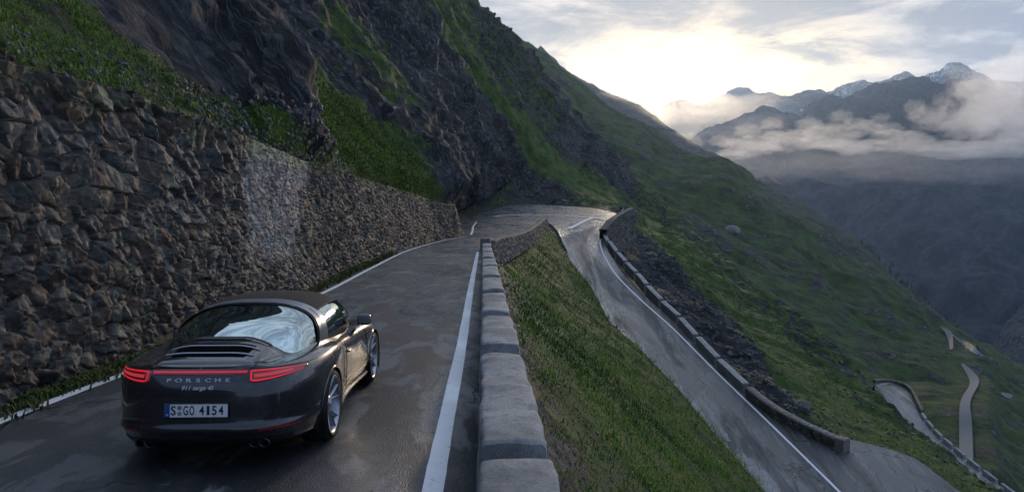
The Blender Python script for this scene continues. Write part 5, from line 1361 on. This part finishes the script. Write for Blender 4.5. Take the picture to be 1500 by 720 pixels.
# side sill blade with a pale edge
for sgn in (1, -1):
    ysl = np.linspace(.42, 2.05, 50); rows = []
    for z_, dx in ((.20, -.03), (.205, .010), (.235, .016), (.275, .002)):
        rows.append([(sgn*(shell(u_of_y(y, .235), .235)[0]+dx), y, z_) for y in ysl])
    cp('side_sill', np.array(rows), gridf(4, 50), M_BODY)
    # door handle in its dish
    uh = u_of_y(.93, .66); c = shell(uh, .665, .004); dh = softbox('door_handle', (sgn*(c[0]+.008), .95, c[2]+.0), (.022, .15, .026), M_BODY, .010)
    # flank air of the mirror
    mi = softbox('mirror', (sgn*.90, 1.70, .940), (.175, .12, .135), M_BODY, .056, R(-8)); softbox('mirror_glass', (sgn*.90, 1.642, .940), (.15, .012, .085), M_DKCH, .005, R(-8), mi); softbox('mirror_foot', (sgn*.855, 1.74, .900), (.10, .06, .06), M_TRIM, .02, 0, mi)
    # headlamp
    an = np.linspace(0, 2*math.pi, 33)[:-1]; hc = np.array([sgn*.64, 2.95, float(deck(.64, 2.95))])
    rows = [[(hc[0]+r_*math.cos(a)*.9, hc[1]+r_*1.25*math.sin(a), float(deck(abs(hc[0]+r_*math.cos(a)*.9), hc[1]+r_*1.25*math.sin(a)))+h_) for a in an] for r_, h_ in ((.125, .0), (.115, .012), (.07, .022), (.01, .026))]
    cp('headlight', np.array(rows), gridf(4, 32, wrap=True), M_CHR)
cp('fuel_flap', [( .80+.0*math.cos(a), 0, 0) for a in (0,1,2)], [(0,1,2)], M_BODY) if False else None

# wheels ---------------------------------------------------------------
def wheel_mesh(wd, R0, rim_r):
    """wheel with its outer face towards +x, centred on the origin"""
    hub = empty('wheel', (0, 0, 0)); hub.parent = car
    an = np.arange(72)*2*math.pi/72
    def lathe(pr, name, mat):
        V = np.array([[(x, r_*math.cos(a), r_*math.sin(a)) for a in an] for x, r_ in pr]); o = cp(name, V, gridf(len(pr), 72, wrap=True), mat, hub); return outward(o) if False else o
    h = wd/2
    lathe([(-h+.01, rim_r-.01), (-h, rim_r+.02), (-h+.012, R0-.03), (-h+.04, R0-.004), (0, R0), (h-.04, R0-.004), (h-.018, R0-.018), (h-.004, R0-.045), (h, rim_r+.035), (h-.006, rim_r+.008), (h-.02, rim_r-.004)], 'tyre', M_RUB)
    lathe([(-h+.02, rim_r-.02), (h-.05, rim_r-.03), (h-.016, rim_r-.012), (h-.008, rim_r-.004), (h-.008, rim_r+.006), (h-.02, rim_r+.01)], 'rim_barrel', M_SILV)
    lathe([(-.02, .02), (-.02, .17), (-.012, .175), (-.012, .02)], 'brake_disc', M_DKCH)
    VV, FF = [], []
    for k in range(5):
        for s_ in (-1, 1):
            th = k*2*math.pi/5+math.pi/2; o0 = len(VV); prof_ = np.linspace(0, 1, 9)
            for t_ in prof_:
                r_ = .055+(rim_r-.012-.055)*t_; a_c = th+s_*(.10+.11*t_+.05*t_*t_); wv_ = (.030-.012*t_)*.62
                xo = h-.045-.022*(1-t_)**2+.030*t_**2; xi = xo-.035
                for (da, xx) in ((-wv_, xi), (-wv_*.8, xo-.006), (0, xo+.002), (wv_*.8, xo-.006), (wv_, xi)):
                    cx, cz_ = math.cos(a_c), math.sin(a_c); VV.append((xx, r_*cx-da*cz_, r_*cz_+da*cx))
            g_ = gridf(9, 5)+o0; FF += [tuple(q_) for q_ in g_]
    cp('spokes', VV, FF, M_SILV, hub)
    lathe([(h-.075, .085), (h-.055, .078), (h-.048, .05), (h-.046, .034), (h-.040, .030), (h-.038, .001)], 'hub_cap', M_SILV)
    return hub
def copy_tree(o, parent):
    c = o.copy(); COL.objects.link(c); c.parent = parent
    for ch in list(o.children): d = ch.copy(); COL.objects.link(d); d.parent = c
    return c
wr = wheel_mesh(.305, .350, .276); wr.location = (.926-.305/2-.006, 0, .350)
wf = wheel_mesh(.245, .345, .272); wf.location = (.905-.245/2-.010, 2.45, .345); wf.rotation_euler = (.5, 0, 0)
for o in (wr, wf):
    c = copy_tree(o, car); c.location = (-o.location.x, o.location.y, o.location.z); c.rotation_euler = (0.3, 0, math.pi)
CAR_X, CAR_Y, CAR_YAW = -2.66, 6.90, 1.2
car.location = (CAR_X, CAR_Y, float(zu(CAR_Y))+.004)
car.rotation_euler = (-math.atan(.055), 0, R(CAR_YAW))
